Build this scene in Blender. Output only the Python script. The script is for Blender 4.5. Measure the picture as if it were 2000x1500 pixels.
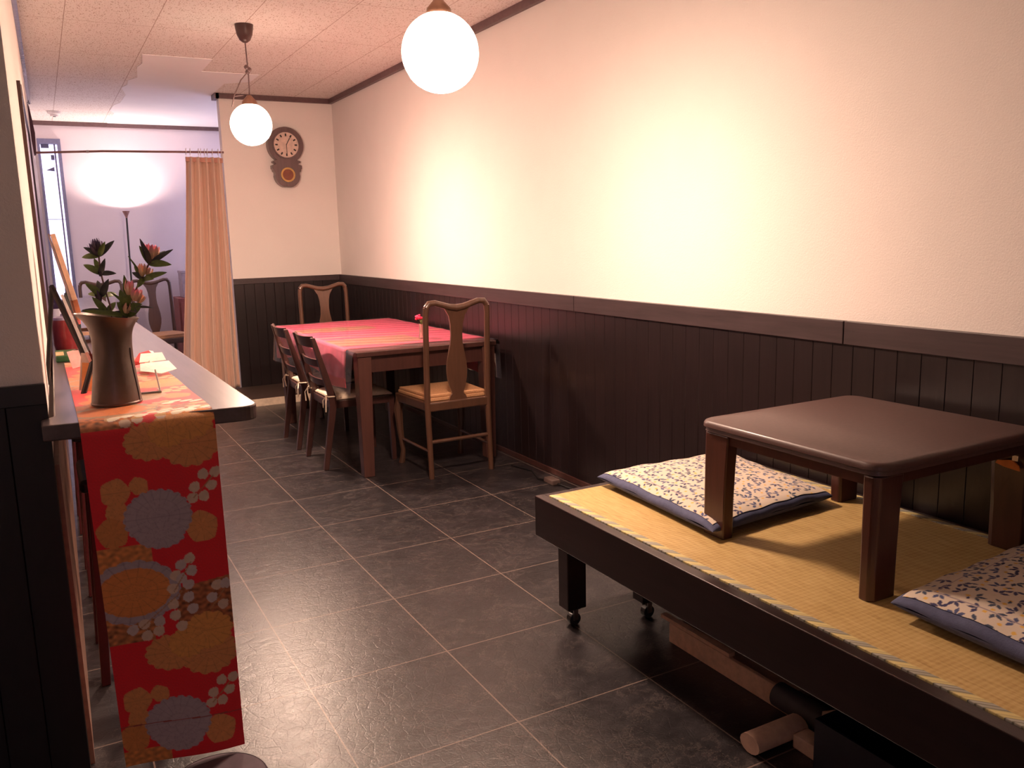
import bpy, bmesh, math, random
import numpy as np
from mathutils import Vector, Matrix
PI = math.pi
for o in list(bpy.data.objects): bpy.data.objects.remove(o)
S = bpy.context.scene
COL = S.collection

# ---------------------------------------------------------------- camera
cam_d = bpy.data.cameras.new('camera'); cam = bpy.data.objects.new('camera', cam_d); COL.objects.link(cam)
cam_d.sensor_width = 36; cam_d.lens = 1663.23 / 2000 * 36; cam_d.clip_start = .02
M = [[0.87629588, -0.48114428, -0.02461137], [-0.10442033, -0.13981118, -0.98465691], [0.4703211, 0.86542072, -0.1727572]]
right, down, fwd = Vector(M[0]), Vector(M[1]), Vector(M[2])
mw = Matrix.Identity(4)
for i in range(3):
    mw[i][0] = right[i]; mw[i][1] = -down[i]; mw[i][2] = -fwd[i]
mw.translation = Vector((-1.02198, -4.26040, 1.32257))
cam.matrix_world = mw
S.camera = cam
# ---------------------------------------------------------------- view, daylight
S.view_settings.view_transform = 'Standard'; S.view_settings.look = 'None'
S.view_settings.gamma = 1; S.view_settings.use_curve_mapping = False
S.view_settings.exposure = 0.0
W = bpy.data.worlds.new('world'); S.world = W; W.use_nodes = True
bgn = W.node_tree.nodes['Background']
bgn.inputs[0].default_value = (.72, .64, .95, 1); bgn.inputs[1].default_value = 2.8
LAMP = (1.0, .68, .51)          # colour of the warm lamps
PEND_LOW, PEND_TOP, TORCH = 490.0, 9.0, 5500.0
def portal(name, loc, rot, sx, sy):
    l = bpy.data.lights.new(name, 'AREA'); l.shape = 'RECTANGLE'; l.size = sx; l.size_y = sy; l.cycles.is_portal = True
    o = bpy.data.objects.new(name, l); COL.objects.link(o); o.location = loc; o.rotation_euler = rot

# ---------------------------------------------------------------- materials
def new_mat(name):
    m = bpy.data.materials.new(name); m.use_nodes = True
    nt = m.node_tree; b = nt.nodes['Principled BSDF']
    return m, nt, b
def N(nt, t, **kw):
    n = nt.nodes.new(t)
    for k, v in kw.items(): setattr(n, k, v)
    return n
def math_n(nt, op, a, b=None, c=None):
    n = N(nt, 'ShaderNodeMath', operation=op)
    for i, v in enumerate((a, b, c)):
        if v is None: continue
        if isinstance(v, (int, float)): n.inputs[i].default_value = v
        else: nt.links.new(v, n.inputs[i])
    return n.outputs[0]
def mixc(nt, f, a, b):
    n = N(nt, 'ShaderNodeMix', data_type='RGBA')
    for s, v in ((n.inputs[0], f), (n.inputs[6], a), (n.inputs[7], b)):
        if isinstance(v, (int, float)): s.default_value = v
        elif isinstance(v, tuple): s.default_value = (*v[:3], 1)
        else: nt.links.new(v, s)
    return n.outputs[2]
def noise(nt, scale, detail=4, rough=.6, vec=None, stretch=None):
    n = N(nt, 'ShaderNodeTexNoise'); n.inputs['Scale'].default_value = scale; n.inputs['Detail'].default_value = detail; n.inputs['Roughness'].default_value = rough
    if vec is None: vec = N(nt, 'ShaderNodeTexCoord').outputs['Object']
    if stretch:
        mp = N(nt, 'ShaderNodeMapping'); mp.inputs['Scale'].default_value = stretch; nt.links.new(vec, mp.inputs[0]); vec = mp.outputs[0]
    nt.links.new(vec, n.inputs['Vector']); return n.outputs['Fac']
def ramp(nt, f, stops):
    r = N(nt, 'ShaderNodeValToRGB'); nt.links.new(f, r.inputs[0])
    e = r.color_ramp.elements
    while len(e) < len(stops): e.new(.5)
    for i, (p, c) in enumerate(stops): e[i].position = p; e[i].color = (*c[:3], 1)
    return r.outputs[0]
def bump(nt, b, h, dist=.002, strength=1):
    n = N(nt, 'ShaderNodeBump'); n.inputs['Distance'].default_value = dist; n.inputs['Strength'].default_value = strength
    nt.links.new(h, n.inputs['Height']); nt.links.new(n.outputs[0], b.inputs['Normal'])
def plain(name, col, rough=.5, metal=0, spec=.5, nz=None, amt=.15, bmp=0, bscale=60, coat=0, stretch=None):
    m, nt, b = new_mat(name)
    b.inputs['Roughness'].default_value = rough; b.inputs['Metallic'].default_value = metal
    b.inputs['Specular IOR Level'].default_value = spec; b.inputs['Coat Weight'].default_value = coat
    b.inputs['Coat Roughness'].default_value = .15
    f = noise(nt, nz or 30, 4, .6, stretch=stretch)
    lo = tuple(c * (1 - amt) for c in col); hi = tuple(min(1, c * (1 + amt)) for c in col)
    nt.links.new(ramp(nt, f, [(.3, lo), (.7, hi)]), b.inputs['Base Color'])
    if bmp: bump(nt, b, noise(nt, bscale, 3), bmp)
    return m
def wood(name, col, rough=.35, axis='z', coat=.2, amt=.3, sc=18):
    m, nt, b = new_mat(name)
    st = {'x': (.06, 1, 1), 'y': (1, .06, 1), 'z': (1, 1, .06)}[axis]
    f = noise(nt, sc * 3, 6, .65, stretch=st)
    g = noise(nt, sc * .4, 2, .5)
    f2 = math_n(nt, 'ADD', math_n(nt, 'MULTIPLY', f, .75), math_n(nt, 'MULTIPLY', g, .25))
    nt.links.new(ramp(nt, f2, [(.3, tuple(c * (1 - amt) for c in col)), (.7, tuple(c * (1 + amt) for c in col))]), b.inputs['Base Color'])
    b.inputs['Roughness'].default_value = rough; b.inputs['Coat Weight'].default_value = coat; b.inputs['Coat Roughness'].default_value = .2
    bump(nt, b, f, .0006)
    return m
def attr_mat(name, rough=.6, spec=.4, sheen=0, weave=0, metal=0):
    m, nt, b = new_mat(name)
    a = N(nt, 'ShaderNodeAttribute'); a.attribute_name = 'pattern'
    nt.links.new(a.outputs['Color'], b.inputs['Base Color'])
    b.inputs['Roughness'].default_value = rough; b.inputs['Specular IOR Level'].default_value = spec; b.inputs['Metallic'].default_value = metal
    b.inputs['Sheen Weight'].default_value = sheen
    if weave: bump(nt, b, noise(nt, weave, 2), .0008)
    return m

def wall_mat(name, col):
    m, nt, b = new_mat(name)
    f = noise(nt, 3, 3)
    nt.links.new(ramp(nt, f, [(.3, tuple(c * .97 for c in col)), (.7, col)]), b.inputs['Base Color'])
    b.inputs['Roughness'].default_value = .85; b.inputs['Specular IOR Level'].default_value = .2
    bump(nt, b, noise(nt, 170, 3, .7), .0015)
    return m
m_wall = wall_mat('plaster_wallpaper', (.86, .80, .76))
m_wall2 = wall_mat('plaster_far', (.80, .74, .78))

def ceil_mat():
    m, nt, b = new_mat('ceiling_board')
    pos = N(nt, 'ShaderNodeNewGeometry').outputs['Position']
    sx = N(nt, 'ShaderNodeSeparateXYZ'); nt.links.new(pos, sx.inputs[0])
    def line(v, off, per, w):
        u = math_n(nt, 'DIVIDE', math_n(nt, 'SUBTRACT', v, off), per)
        d = math_n(nt, 'ABSOLUTE', math_n(nt, 'SUBTRACT', math_n(nt, 'FRACT', u), .5))
        return math_n(nt, 'GREATER_THAN', d, .5 - w / per)
    seam = math_n(nt, 'MAXIMUM', line(sx.outputs[0], -.775, .455, .002), line(sx.outputs[1], .3, .91, .002))
    fl = noise(nt, 110, 2, .5, vec=pos, stretch=(1.4, .55, 1))
    fleck = ramp(nt, fl, [(.34, (.52, .42, .36)), (.42, (.84, .79, .75))])
    nt.links.new(mixc(nt, seam, fleck, (.45, .35, .3)), b.inputs['Base Color'])
    b.inputs['Roughness'].default_value = .9; b.inputs['Specular IOR Level'].default_value = .1
    bump(nt, b, fl, .003)
    return m
m_ceil = ceil_mat()
m_patch = wall_mat('lighter_ceiling_area', (.93, .91, .92))

def floor_mat():
    m, nt, b = new_mat('slate_tile')
    pos = N(nt, 'ShaderNodeNewGeometry').outputs['Position']
    sx = N(nt, 'ShaderNodeSeparateXYZ'); nt.links.new(pos, sx.inputs[0])
    def cell(v, per):
        u = math_n(nt, 'DIVIDE', math_n(nt, 'ADD', v, 20 * per), per)
        d = math_n(nt, 'ABSOLUTE', math_n(nt, 'SUBTRACT', math_n(nt, 'FRACT', u), .5))
        return math_n(nt, 'GREATER_THAN', d, .5 - .0022 / per), math_n(nt, 'FLOOR', math_n(nt, 'ADD', u, .001))
    gx, ix = cell(sx.outputs[0], .45); gy, iy = cell(sx.outputs[1], .4736)
    grout = math_n(nt, 'MAXIMUM', gx, gy)
    wn = N(nt, 'ShaderNodeTexWhiteNoise', noise_dimensions='2D'); cb = N(nt, 'ShaderNodeCombineXYZ')
    nt.links.new(ix, cb.inputs[0]); nt.links.new(iy, cb.inputs[1]); nt.links.new(cb.outputs[0], wn.inputs['Vector'])
    f1 = noise(nt, 5, 6, .65, vec=pos); f2 = noise(nt, 28, 6, .7, vec=pos, stretch=(.5, 1, 1))
    f = math_n(nt, 'ADD', math_n(nt, 'MULTIPLY', f1, .6), math_n(nt, 'MULTIPLY', f2, .4))
    f = math_n(nt, 'ADD', f, math_n(nt, 'MULTIPLY', wn.outputs['Value'], .05))
    c = ramp(nt, f, [(.36, (.0105, .0085, .0100)), (.52, (.0175, .0145, .0165)), (.68, (.028, .023, .026))])
    vein = noise(nt, 3.2, 8, .75, vec=pos)
    v = math_n(nt, 'LESS_THAN', math_n(nt, 'ABSOLUTE', math_n(nt, 'SUBTRACT', vein, .5)), .004)
    c = mixc(nt, math_n(nt, 'MULTIPLY', v, .35), c, (.2, .16, .14))
    nt.links.new(mixc(nt, grout, c, (.17, .125, .105)), b.inputs['Base Color'])
    nt.links.new(math_n(nt, 'ADD', math_n(nt, 'MULTIPLY', f2, .24), .20), b.inputs['Roughness'])
    b.inputs['Specular IOR Level'].default_value = .55
    vor = N(nt, 'ShaderNodeTexVoronoi', feature='DISTANCE_TO_EDGE'); vor.inputs['Scale'].default_value = 26; nt.links.new(pos, vor.inputs['Vector'])
    h = math_n(nt, 'ADD', math_n(nt, 'MULTIPLY', f2, 1.0), math_n(nt, 'MULTIPLY', noise(nt, 150, 3, .7, vec=pos), .35))
    h = math_n(nt, 'ADD', h, math_n(nt, 'MULTIPLY', math_n(nt, 'MINIMUM', vor.outputs['Distance'], .06), 2.0))
    h = math_n(nt, 'SUBTRACT', h, math_n(nt, 'MULTIPLY', grout, .5))
    bump(nt, b, h, .0030, .45)
    return m
m_floor = floor_mat()

m_wains = wood('dark_wainscot_stain', (.012, .0062, .0068), .36, 'z', .25, .3)
m_rail = wood('dark_rail_stain', (.048, .031, .033), .4, 'y', .15, .3)
m_trim = plain('dark_crown_paint', (.13, .075, .08), .4)
m_black = plain('black_paint', (.012, .010, .011), .35)
m_benchwood = wood('bench_dark_wood', (.017, .0075, .0075), .30, 'y', .35, .3)
m_chairwood = wood('chair_brown_wood', (.085, .040, .024), .32, 'z', .4, .25)
m_reddark = wood('reddish_dark_wood', (.058, .022, .018), .35, 'z', .3, .25)
m_kot = wood('kotatsu_walnut', (.065, .021, .014), .33, 'z', .35, .2)
m_kottop = plain('kotatsu_top_walnut', (.090, .046, .040), .45, nz=80, amt=.12, coat=.15)
m_counter = wood('counter_dark_wood', (.085, .058, .058), .33, 'y', .35, .45, 8)
m_cream = plain('cream_cotton', (.80, .66, .50), .85, bmp=.001)
m_mat = plain('woven_tan_mat', (.48, .25, .12), .8, nz=200, amt=.3, bmp=.001, bscale=300)
m_white = plain('white_paint', (.80, .76, .74), .5)
m_steel = plain('brushed_steel', (.55, .52, .50), .3, 1)
m_curt = None

# ---------------------------------------------------------------- mesh helpers
class MB:
    def __init__(s): s.bm = bmesh.new()
    def box(s, x0, x1, y0, y1, z0, z1, bev=0):
        b = s.bm; n0 = set(b.verts)
        vs = [b.verts.new((x, y, z)) for z in (z0, z1) for y in (y0, y1) for x in (x0, x1)]
        fs = [(0, 2, 3, 1), (4, 5, 7, 6), (0, 1, 5, 4), (2, 6, 7, 3), (0, 4, 6, 2), (1, 3, 7, 5)]
        F = [b.faces.new([vs[i] for i in f]) for f in fs]
        if bev:
            ed = list({e for f in F for e in f.edges})
            bmesh.ops.bevel(b, geom=ed, offset=bev, segments=2, affect='EDGES', profile=.6)
        return s
    def taper(s, p0, a0, b0, p1, a1, b1):
        """frustum: rectangle a0 x b0 centred at p0, to a1 x b1 at p1 (z-aligned sections)"""
        b = s.bm; vs = []
        for p, a, c in ((p0, a0, b0), (p1, a1, b1)):
            for sx, sy in ((-1, -1), (1, -1), (1, 1), (-1, 1)):
                vs.append(b.verts.new((p[0] + sx * a / 2, p[1] + sy * c / 2, p[2])))
        for f in ((3, 2, 1, 0), (4, 5, 6, 7), (0, 1, 5, 4), (1, 2, 6, 5), (2, 3, 7, 6), (3, 0, 4, 7)): b.faces.new([vs[i] for i in f])
        return s
    def loft(s, rings, cap=True, closed=True):
        b = s.bm; R = [[b.verts.new(p) for p in r] for r in rings]; n = len(R[0])
        for i in range(len(R) - 1):
            for j in range(n if closed else n - 1):
                k = (j + 1) % n
                b.faces.new((R[i][j], R[i][k], R[i + 1][k], R[i + 1][j]))
        if cap: b.faces.new(R[0][::-1]); b.faces.new(R[-1])
        return s
    def tube(s, pts, r, n=8, cap=True, sy=1.0):
        pts = [Vector(p) for p in pts]; rr = r if isinstance(r, (list, tuple)) else [r] * len(pts)
        rings = []; up = None
        for i, p in enumerate(pts):
            t = (pts[min(i + 1, len(pts) - 1)] - pts[max(i - 1, 0)]).normalized()
            if up is None:
                up = Vector((0, 0, 1)) if abs(t.z) < .9 else Vector((0, 1, 0))
            a = t.cross(up)
            if a.length < 1e-4: a = t.cross(Vector((1, 0, 0)))
            a.normalize(); c = a.cross(t).normalized(); up = c
            rings.append([p + (a * math.cos(2 * PI * k / n) * sy + c * math.sin(2 * PI * k / n)) * rr[i] for k in range(n)])
        return s.loft(rings, cap)
    def lathe(s, prof, c=(0, 0, 0), n=24, cap=True, off=None):
        rings = []
        for i, (r, z) in enumerate(prof):
            ox, oy = off(z) if off else (0, 0)
            rings.append([Vector((c[0] + ox + r * math.cos(2 * PI * k / n), c[1] + oy + r * math.sin(2 * PI * k / n), c[2] + z)) for k in range(n)])
        return s.loft(rings, cap)
    def prism(s, poly, axis, a0, a1):
        """poly: 2-D outline in the two other axes, extruded along axis"""
        def P(u, v, w): return {'x': (w, u, v), 'y': (u, w, v), 'z': (u, v, w)}[axis]
        b = s.bm; A = [b.verts.new(P(u, v, a0)) for u, v in poly]; B = [b.verts.new(P(u, v, a1)) for u, v in poly]
        n = len(poly)
        for i in range(n): b.faces.new((A[i], A[(i + 1) % n], B[(i + 1) % n], B[i]))
        b.faces.new(A[::-1]); b.faces.new(B)
        return s
    def sphere(s, c, r, seg=16, sc=(1, 1, 1)):
        m = Matrix.Translation(c) @ Matrix.Diagonal((sc[0], sc[1], sc[2], 1))
        bmesh.ops.create_uvsphere(s.bm, u_segments=seg, v_segments=max(6, seg // 2), radius=r, matrix=m); return s
    def xf(s, mat): bmesh.ops.transform(s.bm, matrix=mat, verts=s.bm.verts[:]); return s
    def build(s, name, mat, parent=None, smooth=False, bev=0, label=None):
        bmesh.ops.recalc_face_normals(s.bm, faces=s.bm.faces[:])
        me = bpy.data.meshes.new(name); s.bm.to_mesh(me); s.bm.free()
        o = bpy.data.objects.new(name, me); COL.objects.link(o)
        if mat: me.materials.append(mat)
        if smooth:
            for p in me.polygons: p.use_smooth = True
            try: me.set_sharp_from_angle(angle=math.radians(42))
            except Exception: pass
        if bev:
            bv = o.modifiers.new('bevel', 'BEVEL'); bv.width = bev; bv.segments = 2; bv.limit_method = 'ANGLE'; bv.angle_limit = math.radians(40)
        if parent: o.parent = parent
        if label: o['label'] = label
        return o
def thing(name, label, cat, loc=(0, 0, 0), rz=0, group=None):
    o = bpy.data.objects.new(name, None); COL.objects.link(o); o.empty_display_size = .05
    o.location = loc; o.rotation_euler = (0, 0, rz); o['label'] = label; o['category'] = cat
    if group: o['group'] = group
    return o
def tag(o, label, cat, group=None):
    o['label'] = label; o['category'] = cat
    if group: o['group'] = group
    return o
def struct(o): o['kind'] = 'structure'; return o
def grid_mesh(name, P, C, mat, parent=None, smooth=True):
    """P: (n, m, 3) positions, C: (n, m, 3) colours"""
    n, m, _ = P.shape
    me = bpy.data.meshes.new(name)
    idx = np.arange(n * m).reshape(n, m)
    q = np.stack([idx[:-1, :-1], idx[1:, :-1], idx[1:, 1:], idx[:-1, 1:]], -1).reshape(-1, 4)
    me.from_pydata([], [], [])
    me.vertices.add(n * m); me.vertices.foreach_set('co', P.reshape(-1).astype(np.float32))
    me.loops.add(q.size); me.loops.foreach_set('vertex_index', q.reshape(-1).astype(np.int32))
    me.polygons.add(len(q)); me.polygons.foreach_set('loop_start', (np.arange(len(q)) * 4).astype(np.int32))
    me.update(calc_edges=True)
    if smooth: me.polygons.foreach_set('use_smooth', np.ones(len(q), bool))
    if C is not None:
        a = me.color_attributes.new('pattern', 'FLOAT_COLOR', 'POINT')
        c4 = np.ones((n * m, 4), np.float32); c4[:, :3] = C.reshape(-1, 3); a.data.foreach_set('color', c4.reshape(-1))
    me.materials.append(mat); me.validate()
    o = bpy.data.objects.new(name, me); COL.objects.link(o)
    if parent: o.parent = parent
    return o
def copy_tree(o, parent=None):
    c = o.copy(); COL.objects.link(c); c.parent = parent
    for ch in list(o.children): copy_tree(ch, c)
    return c

# ---------------------------------------------------------------- room shell
XR, YB, YF, ZC = 1.384, 3.39, 5.6, 2.54
struct(MB().box(-2.6, 1.6, -6.1, 5.8, -.1, 0).build('floor', m_floor))
struct(MB().box(-2.6, 1.6, -6.1, 5.8, ZC, ZC + .1).build('ceiling', m_ceil))
# right wall: two solid stretches and an added, unseen window bay in the far room
w = MB().box(XR, XR + .12, -6.1, 3.7, 0, ZC)
w.box(XR, XR + .12, 3.7, 5.4, 0, .85).box(XR, XR + .12, 3.7, 5.4, 2.3, ZC).box(XR, XR + .12, 5.4, 5.72, 0, ZC)
struct(w.build('wall_right', m_wall))
# far wall with the tall narrow window opening
wx0, wx1, wz0, wz1 = -.93, -.725, .35, 2.37
w = MB().box(-1.2, wx0, YF, YF + .12, 0, ZC).box(wx0, wx1, YF, YF + .12, 0, wz0).box(wx0, wx1, YF, YF + .12, wz1, ZC).box(wx1, XR, YF, YF + .12, 0, ZC)
struct(w.build('wall_far', m_wall2))
# left wall (slightly askew) and the wall stub facing the camera
w = MB(); w.prism([(-1.045, -1.98), (-.96, 5.62), (-1.16, 5.62), (-1.16, -1.86), (-2.6, -1.86), (-2.6, -1.98)], 'z', 0, ZC)
struct(w.build('wall_left', m_wall))
struct(MB().box(-2.72, -2.6, -6.1, -1.86, 0, ZC).build('wall_near_left', m_wall))
w = MB().box(-2.6, XR, -6.22, -6.1, 0, 1.0).box(-2.6, XR, -6.22, -6.1, 2.2, ZC).box(-2.6, -1.9, -6.22, -6.1, 1.0, 2.2).box(-1.5, XR, -6.22, -6.1, 1.0, 2.2)
struct(w.build('wall_near', m_wall))
# partition closing the dining corner
struct(MB().box(.42, XR, YB, YB + .10, 0, ZC).build('wall_back', m_wall))

def wainscot(name, a0, a1, zt, place, mat=None):
    """vertical boards with V grooves; place(u, depth, z) -> xyz"""
    pts = []; u = a0; p = .0865
    while u < a1 - 1e-4:
        e = min(u + p, a1)
        pts += [(u, .0105), (u + .002, .013), (e - .002, .013), (e, .0105)]
        u = e
    mb = MB(); b = mb.bm
    outline = [(a0, 0)] + pts + [(a1, 0)]
    A = [b.verts.new(place(u, d, 0)) for u, d in outline]; B = [b.verts.new(place(u, d, zt)) for u, d in outline]
    for i in range(len(A) - 1): b.faces.new((A[i], A[i + 1], B[i + 1], B[i]))
    b.faces.new(A[::-1]); b.faces.new(B)
    return struct(mb.build(name, mat or m_wains))
wainscot('wall_right_lower', -6.1, YB, .93, lambda u, d, z: (XR - d, u, z))
wainscot('wall_back_lower', .42, XR - .014, .96, lambda u, d, z: (u, YB - d, z))
wainscot('wall_left_lower', -2.6, -1.043, .96, lambda u, d, z: (u, -1.98 - d, z), wood('shade_dark_wainscot', (.004, .0022, .003), .5, 'z', .05, .3))  # same wainscot in a darker copy, the stub's shade put into the colour
# rails, skirting and crown trims
mb = MB()
for y0, y1 in ((-6.1, -3.62), (-3.615, -2.262), (-2.257, -.565), (-.56, YB)): mb.box(XR - .024, XR, y0, y1, .925, 1.004, .002)
struct(mb.build('trim_1', m_rail))
struct(MB().box(.42, XR - .025, YB - .02, YB, .955, 1.004, .002).build('trim_2', m_rail))
struct(MB().box(-2.6, -1.043, -2.0, -1.98, .955, 1.004, .002).build('trim_3', m_black))  # rail set to black, carrying the same shade
struct(MB().box(XR - .022, XR, -6.1, 2.68, 0, .03, .002).build('baseboard_right', m_reddark))
struct(MB().box(XR - .03, XR, -6.1, YB, 2.499, ZC).build('trim_4', m_trim))
struct(MB().box(.395, XR - .03, YB - .03, YB, 2.499, ZC).box(.385, .42, YB - .03, YB + .13, 2.499, ZC).build('trim_5', m_trim))
struct(MB().box(-.96, XR, YF - .03, YF, 2.499, ZC).build('trim_6', m_trim))
mb = MB(); mb.prism([(-1.045, -1.98), (-.975, 4.2), (-.955, 4.2), (-1.02, -1.98)], 'z', 2.50, ZC)
struct(mb.build('trim_7', plain('daylight_tinted_trim', (.16, .15, .22), .2)))  # brown crown trim, its bluish daylight reflection put into the colour
# low step in front of the partition, with a pale riser
st = MB().box(.30, XR - .02, 2.70, YB - .013, 0, .055).build('trim_8', wood('step_boards', (.05, .03, .022), .45, 'x', .1)); struct(st)
struct(MB().box(.30, XR - .02, 2.685, 2.70, 0, .058).build('baseboard_step', plain('pale_riser', (.62, .50, .38), .55)))
# lighter area of the ceiling, with a jagged edge
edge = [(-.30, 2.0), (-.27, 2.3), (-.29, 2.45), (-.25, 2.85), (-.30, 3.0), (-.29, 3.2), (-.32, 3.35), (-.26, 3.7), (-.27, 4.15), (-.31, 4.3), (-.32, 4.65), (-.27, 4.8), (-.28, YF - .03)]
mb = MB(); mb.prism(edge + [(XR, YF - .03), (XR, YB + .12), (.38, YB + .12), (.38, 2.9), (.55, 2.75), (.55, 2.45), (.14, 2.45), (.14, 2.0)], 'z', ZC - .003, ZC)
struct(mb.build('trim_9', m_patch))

# far window: frame, mullion, pane, view is the open sky
m_wframe = plain('aluminium_frame_blue_grey', (.16, .17, .30), .35)
def clear_mat(name, tint, gloss, rough, body=0, body_col=(.8, .8, .85)):
    """clear sheet: transparent, with a fresnel-like reflection and a little body colour"""
    m, nt, b = new_mat(name); out = nt.nodes['Material Output']
    tr = N(nt, 'ShaderNodeBsdfTransparent'); tr.inputs[0].default_value = (*tint, 1)
    b.inputs['Base Color'].default_value = (*body_col, 1); b.inputs['Roughness'].default_value = rough
    gl = N(nt, 'ShaderNodeBsdfGlossy'); gl.inputs['Roughness'].default_value = rough
    lw = N(nt, 'ShaderNodeLayerWeight'); lw.inputs[0].default_value = gloss
    m1 = N(nt, 'ShaderNodeMixShader'); m1.inputs[0].default_value = body; nt.links.new(tr.outputs[0], m1.inputs[1]); nt.links.new(b.outputs[0], m1.inputs[2])
    m2 = N(nt, 'ShaderNodeMixShader'); nt.links.new(lw.outputs['Fresnel'], m2.inputs[0]); nt.links.new(m1.outputs[0], m2.inputs[1]); nt.links.new(gl.outputs[0], m2.inputs[2])
    nt.links.new(m2.outputs[0], out.inputs[0]); return m
m_glass = clear_mat('window_glass', (.97, .98, 1), .2, 0)
mb = MB().box(wx0, wx0 + .022, YF - .03, YF + .05, wz0, wz1).box(wx1 - .03, wx1, YF - .03, YF + .05, wz0, wz1).box(wx0 + .022, wx1 - .03, YF - .03, YF + .05, wz1 - .05, wz1).box(wx0 + .022, wx1 - .03, YF - .03, YF + .05, wz0, wz0 + .04)
mb.box(wx1 - .062, wx1 - .048, YF, YF + .04, wz0 + .04, wz1 - .05).box(wx0 + .022, wx1 - .03, YF + .01, YF + .03, 1.585, 1.59)
wf = struct(mb.build('window_1', m_wframe))
MB().box(wx0 + .022, wx1 - .03, YF + .055, YF + .06, wz0 + .04, wz1 - .05).build('pane', m_glass, wf)
mb = MB(); mb.prism([(wx0 + .055, wz1 - .30), (wx0 + .13, wz1 - .265), (wx0 + .13, wz1 - .31)], 'y', YF + .045, YF + .05); mb.box(wx0 + .11, wx0 + .14, YF + .04, YF + .05, wz1 - .2, wz1 - .15)
mb.box(wx0 + .03, wx0 + .10, YF + .03, YF + .05, wz1 - .085, wz1 - .05)
mb.build('latch', m_wframe, wf)
mb = MB()
for y0, y1 in ((3.7, 3.75), (4.52, 4.58), (5.35, 5.4)): mb.box(XR + .03, XR + .08, y0, y1, .85, 2.3)
mb.box(XR + .03, XR + .08, 3.75, 5.35, .85, .9).box(XR + .03, XR + .08, 3.75, 5.35, 2.25, 2.3)
struct(mb.build('added_side_window', m_wframe))  # unseen window, added to bring bluish daylight into the far room
mb = MB()
for x0, x1 in ((-1.9, -1.86), (-1.54, -1.5)): mb.box(x0, x1, -6.2, -6.14, 1.0, 2.2)
mb.box(-1.86, -1.54, -6.2, -6.14, 1.0, 1.05).box(-1.86, -1.54, -6.2, -6.14, 2.15, 2.2)
struct(mb.build('added_near_window', m_wframe))  # added behind the camera so that daylight reaches the wall stub
portal('far_window_portal', ((wx0 + wx1) / 2, YF + .12, 1.36), (-PI / 2, 0, 0), wx1 - wx0, 2.0)
portal('added_side_window_portal', (XR + .12, 4.55, 1.575), (0, PI / 2, 0), 1.45, 1.7)
portal('added_near_window_portal', (-1.7, -6.2, 1.6), (PI / 2, 0, 0), .4, 1.2)

# tan boarding low on the left wall, under the counter
mb = MB(); mb.prism([(-1.0445, -1.968), (-1.033, -1.968), (-.972, 3.2), (-.984, 3.2)], 'z', 0, .80)
struct(mb.build('trim_10', plain('tan_boarding', (.22, .12, .085), .5)))
# left wall: dark door frame and dark bluish sliding door seen edge-on
def LW(y, off=0): return -1.045 + (y + 1.98) * .085 / 7.6 + off
def left_slab(name, y0, y1, z0, z1, t, mat, parent=None):
    mb = MB(); mb.prism([(LW(y0), y0), (LW(y0, t), y0), (LW(y1, t), y1), (LW(y1), y1)], 'z', z0, z1)
    return mb.build(name, mat, parent)
m_door = plain('dark_purple_brown_door', (.05, .035, .055), .35)
d = struct(left_slab('door_1', .62, 3.3, .0, 1.86, .014, m_door))
left_slab('door_frame', -.68, -.60, 0, 1.90, .012, m_reddark, d); left_slab('door_head', -.60, 3.35, 1.86, 1.90, .014, m_reddark, d)
left_slab('door_panel', -.60, .62, 0, 1.86, .006, plain('purple_grey_door_panel', (.15, .12, .22), .3), d)

# ---------------------------------------------------------------- lamps
def emit_mat(name, col, st):
    m, nt, b = new_mat(name)
    b.inputs['Base Color'].default_value = (.9, .88, .85, 1); b.inputs['Roughness'].default_value = .3
    b.inputs['Emission Color'].default_value = (*col, 1); b.inputs['Emission Strength'].default_value = st
    return m
m_cap = plain('brown_bakelite', (.07, .03, .028), .35)
def pendant(x, y, z, label, knot, r, gain):
    m_low = emit_mat('lit_opal_glass', LAMP, PEND_LOW * gain); m_top = emit_mat('dimmer_opal_glass', LAMP, PEND_TOP * gain)
    t = thing('pendant_lamp', label, 'lamp', (x, y, ZC), group='globe pendant lamps on cords')
    dz = z - ZC
    MB().lathe([(.052, 0), (.050, -.02), (.044, -.055), (.030, -.085), (.012, -.098)]).build('canopy', m_cap, t, True)
    pts = [(0, 0, -.09), (.003, 0, -.2), (.006, .002, knot), (.004, 0, dz + .20), (0, 0, dz + r + .03)]
    c = MB().tube(pts, .0038, 6)
    if knot > -.28:
        for k in range(3): c.sphere((.004 + .008 * math.sin(k * 2.2), .008 * math.cos(k * 2), knot + .012 * (k - 1)), .014, 8)
        c.tube([(.004, 0, knot - .01), (-.04, 0, knot - .06), (-.085, 0, knot - .15), (-.10, 0, knot - .21), (-.085, 0, dz + r + .035), (-.03, 0, dz + r + .045)], .0034, 6)
    c.build('cord', plain('grey_brown_cord', (.16, .10, .10), .5), t, True)
    MB().lathe([(.012, dz + r + .045), (.02, dz + r + .035), (.042, dz + r + .01), (.045, dz + r - .012), (.02, dz + r - .02)]).build('lamp_holder', plain('brass_gallery', (.35, .2, .14), .3, .8), t, True)
    n = 18
    prof = [(r * math.sin(a), dz + r * math.cos(a)) for a in [PI * (.12 + .58 * i / n) for i in range(n + 1)]]
    MB().lathe(prof, n=32, cap=False).build('shade', m_top, t, True)
    prof = [(r * math.sin(a), dz + r * math.cos(a)) for a in [PI * (.70 + .299 * i / n) for i in range(n + 1)]]
    MB().lathe(prof, n=32, cap=False).build('globe', m_low, t, True)
    return t
pendant(.28, -1.40, 1.955, 'white globe pendant lamp nearer the camera, glowing before the right wall', -.3, .135, 1.0)
pendant(.136, .967, 1.99, 'white globe pendant lamp with knotted cord in front of the wall clock', -.245, .118, 1.75)

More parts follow.
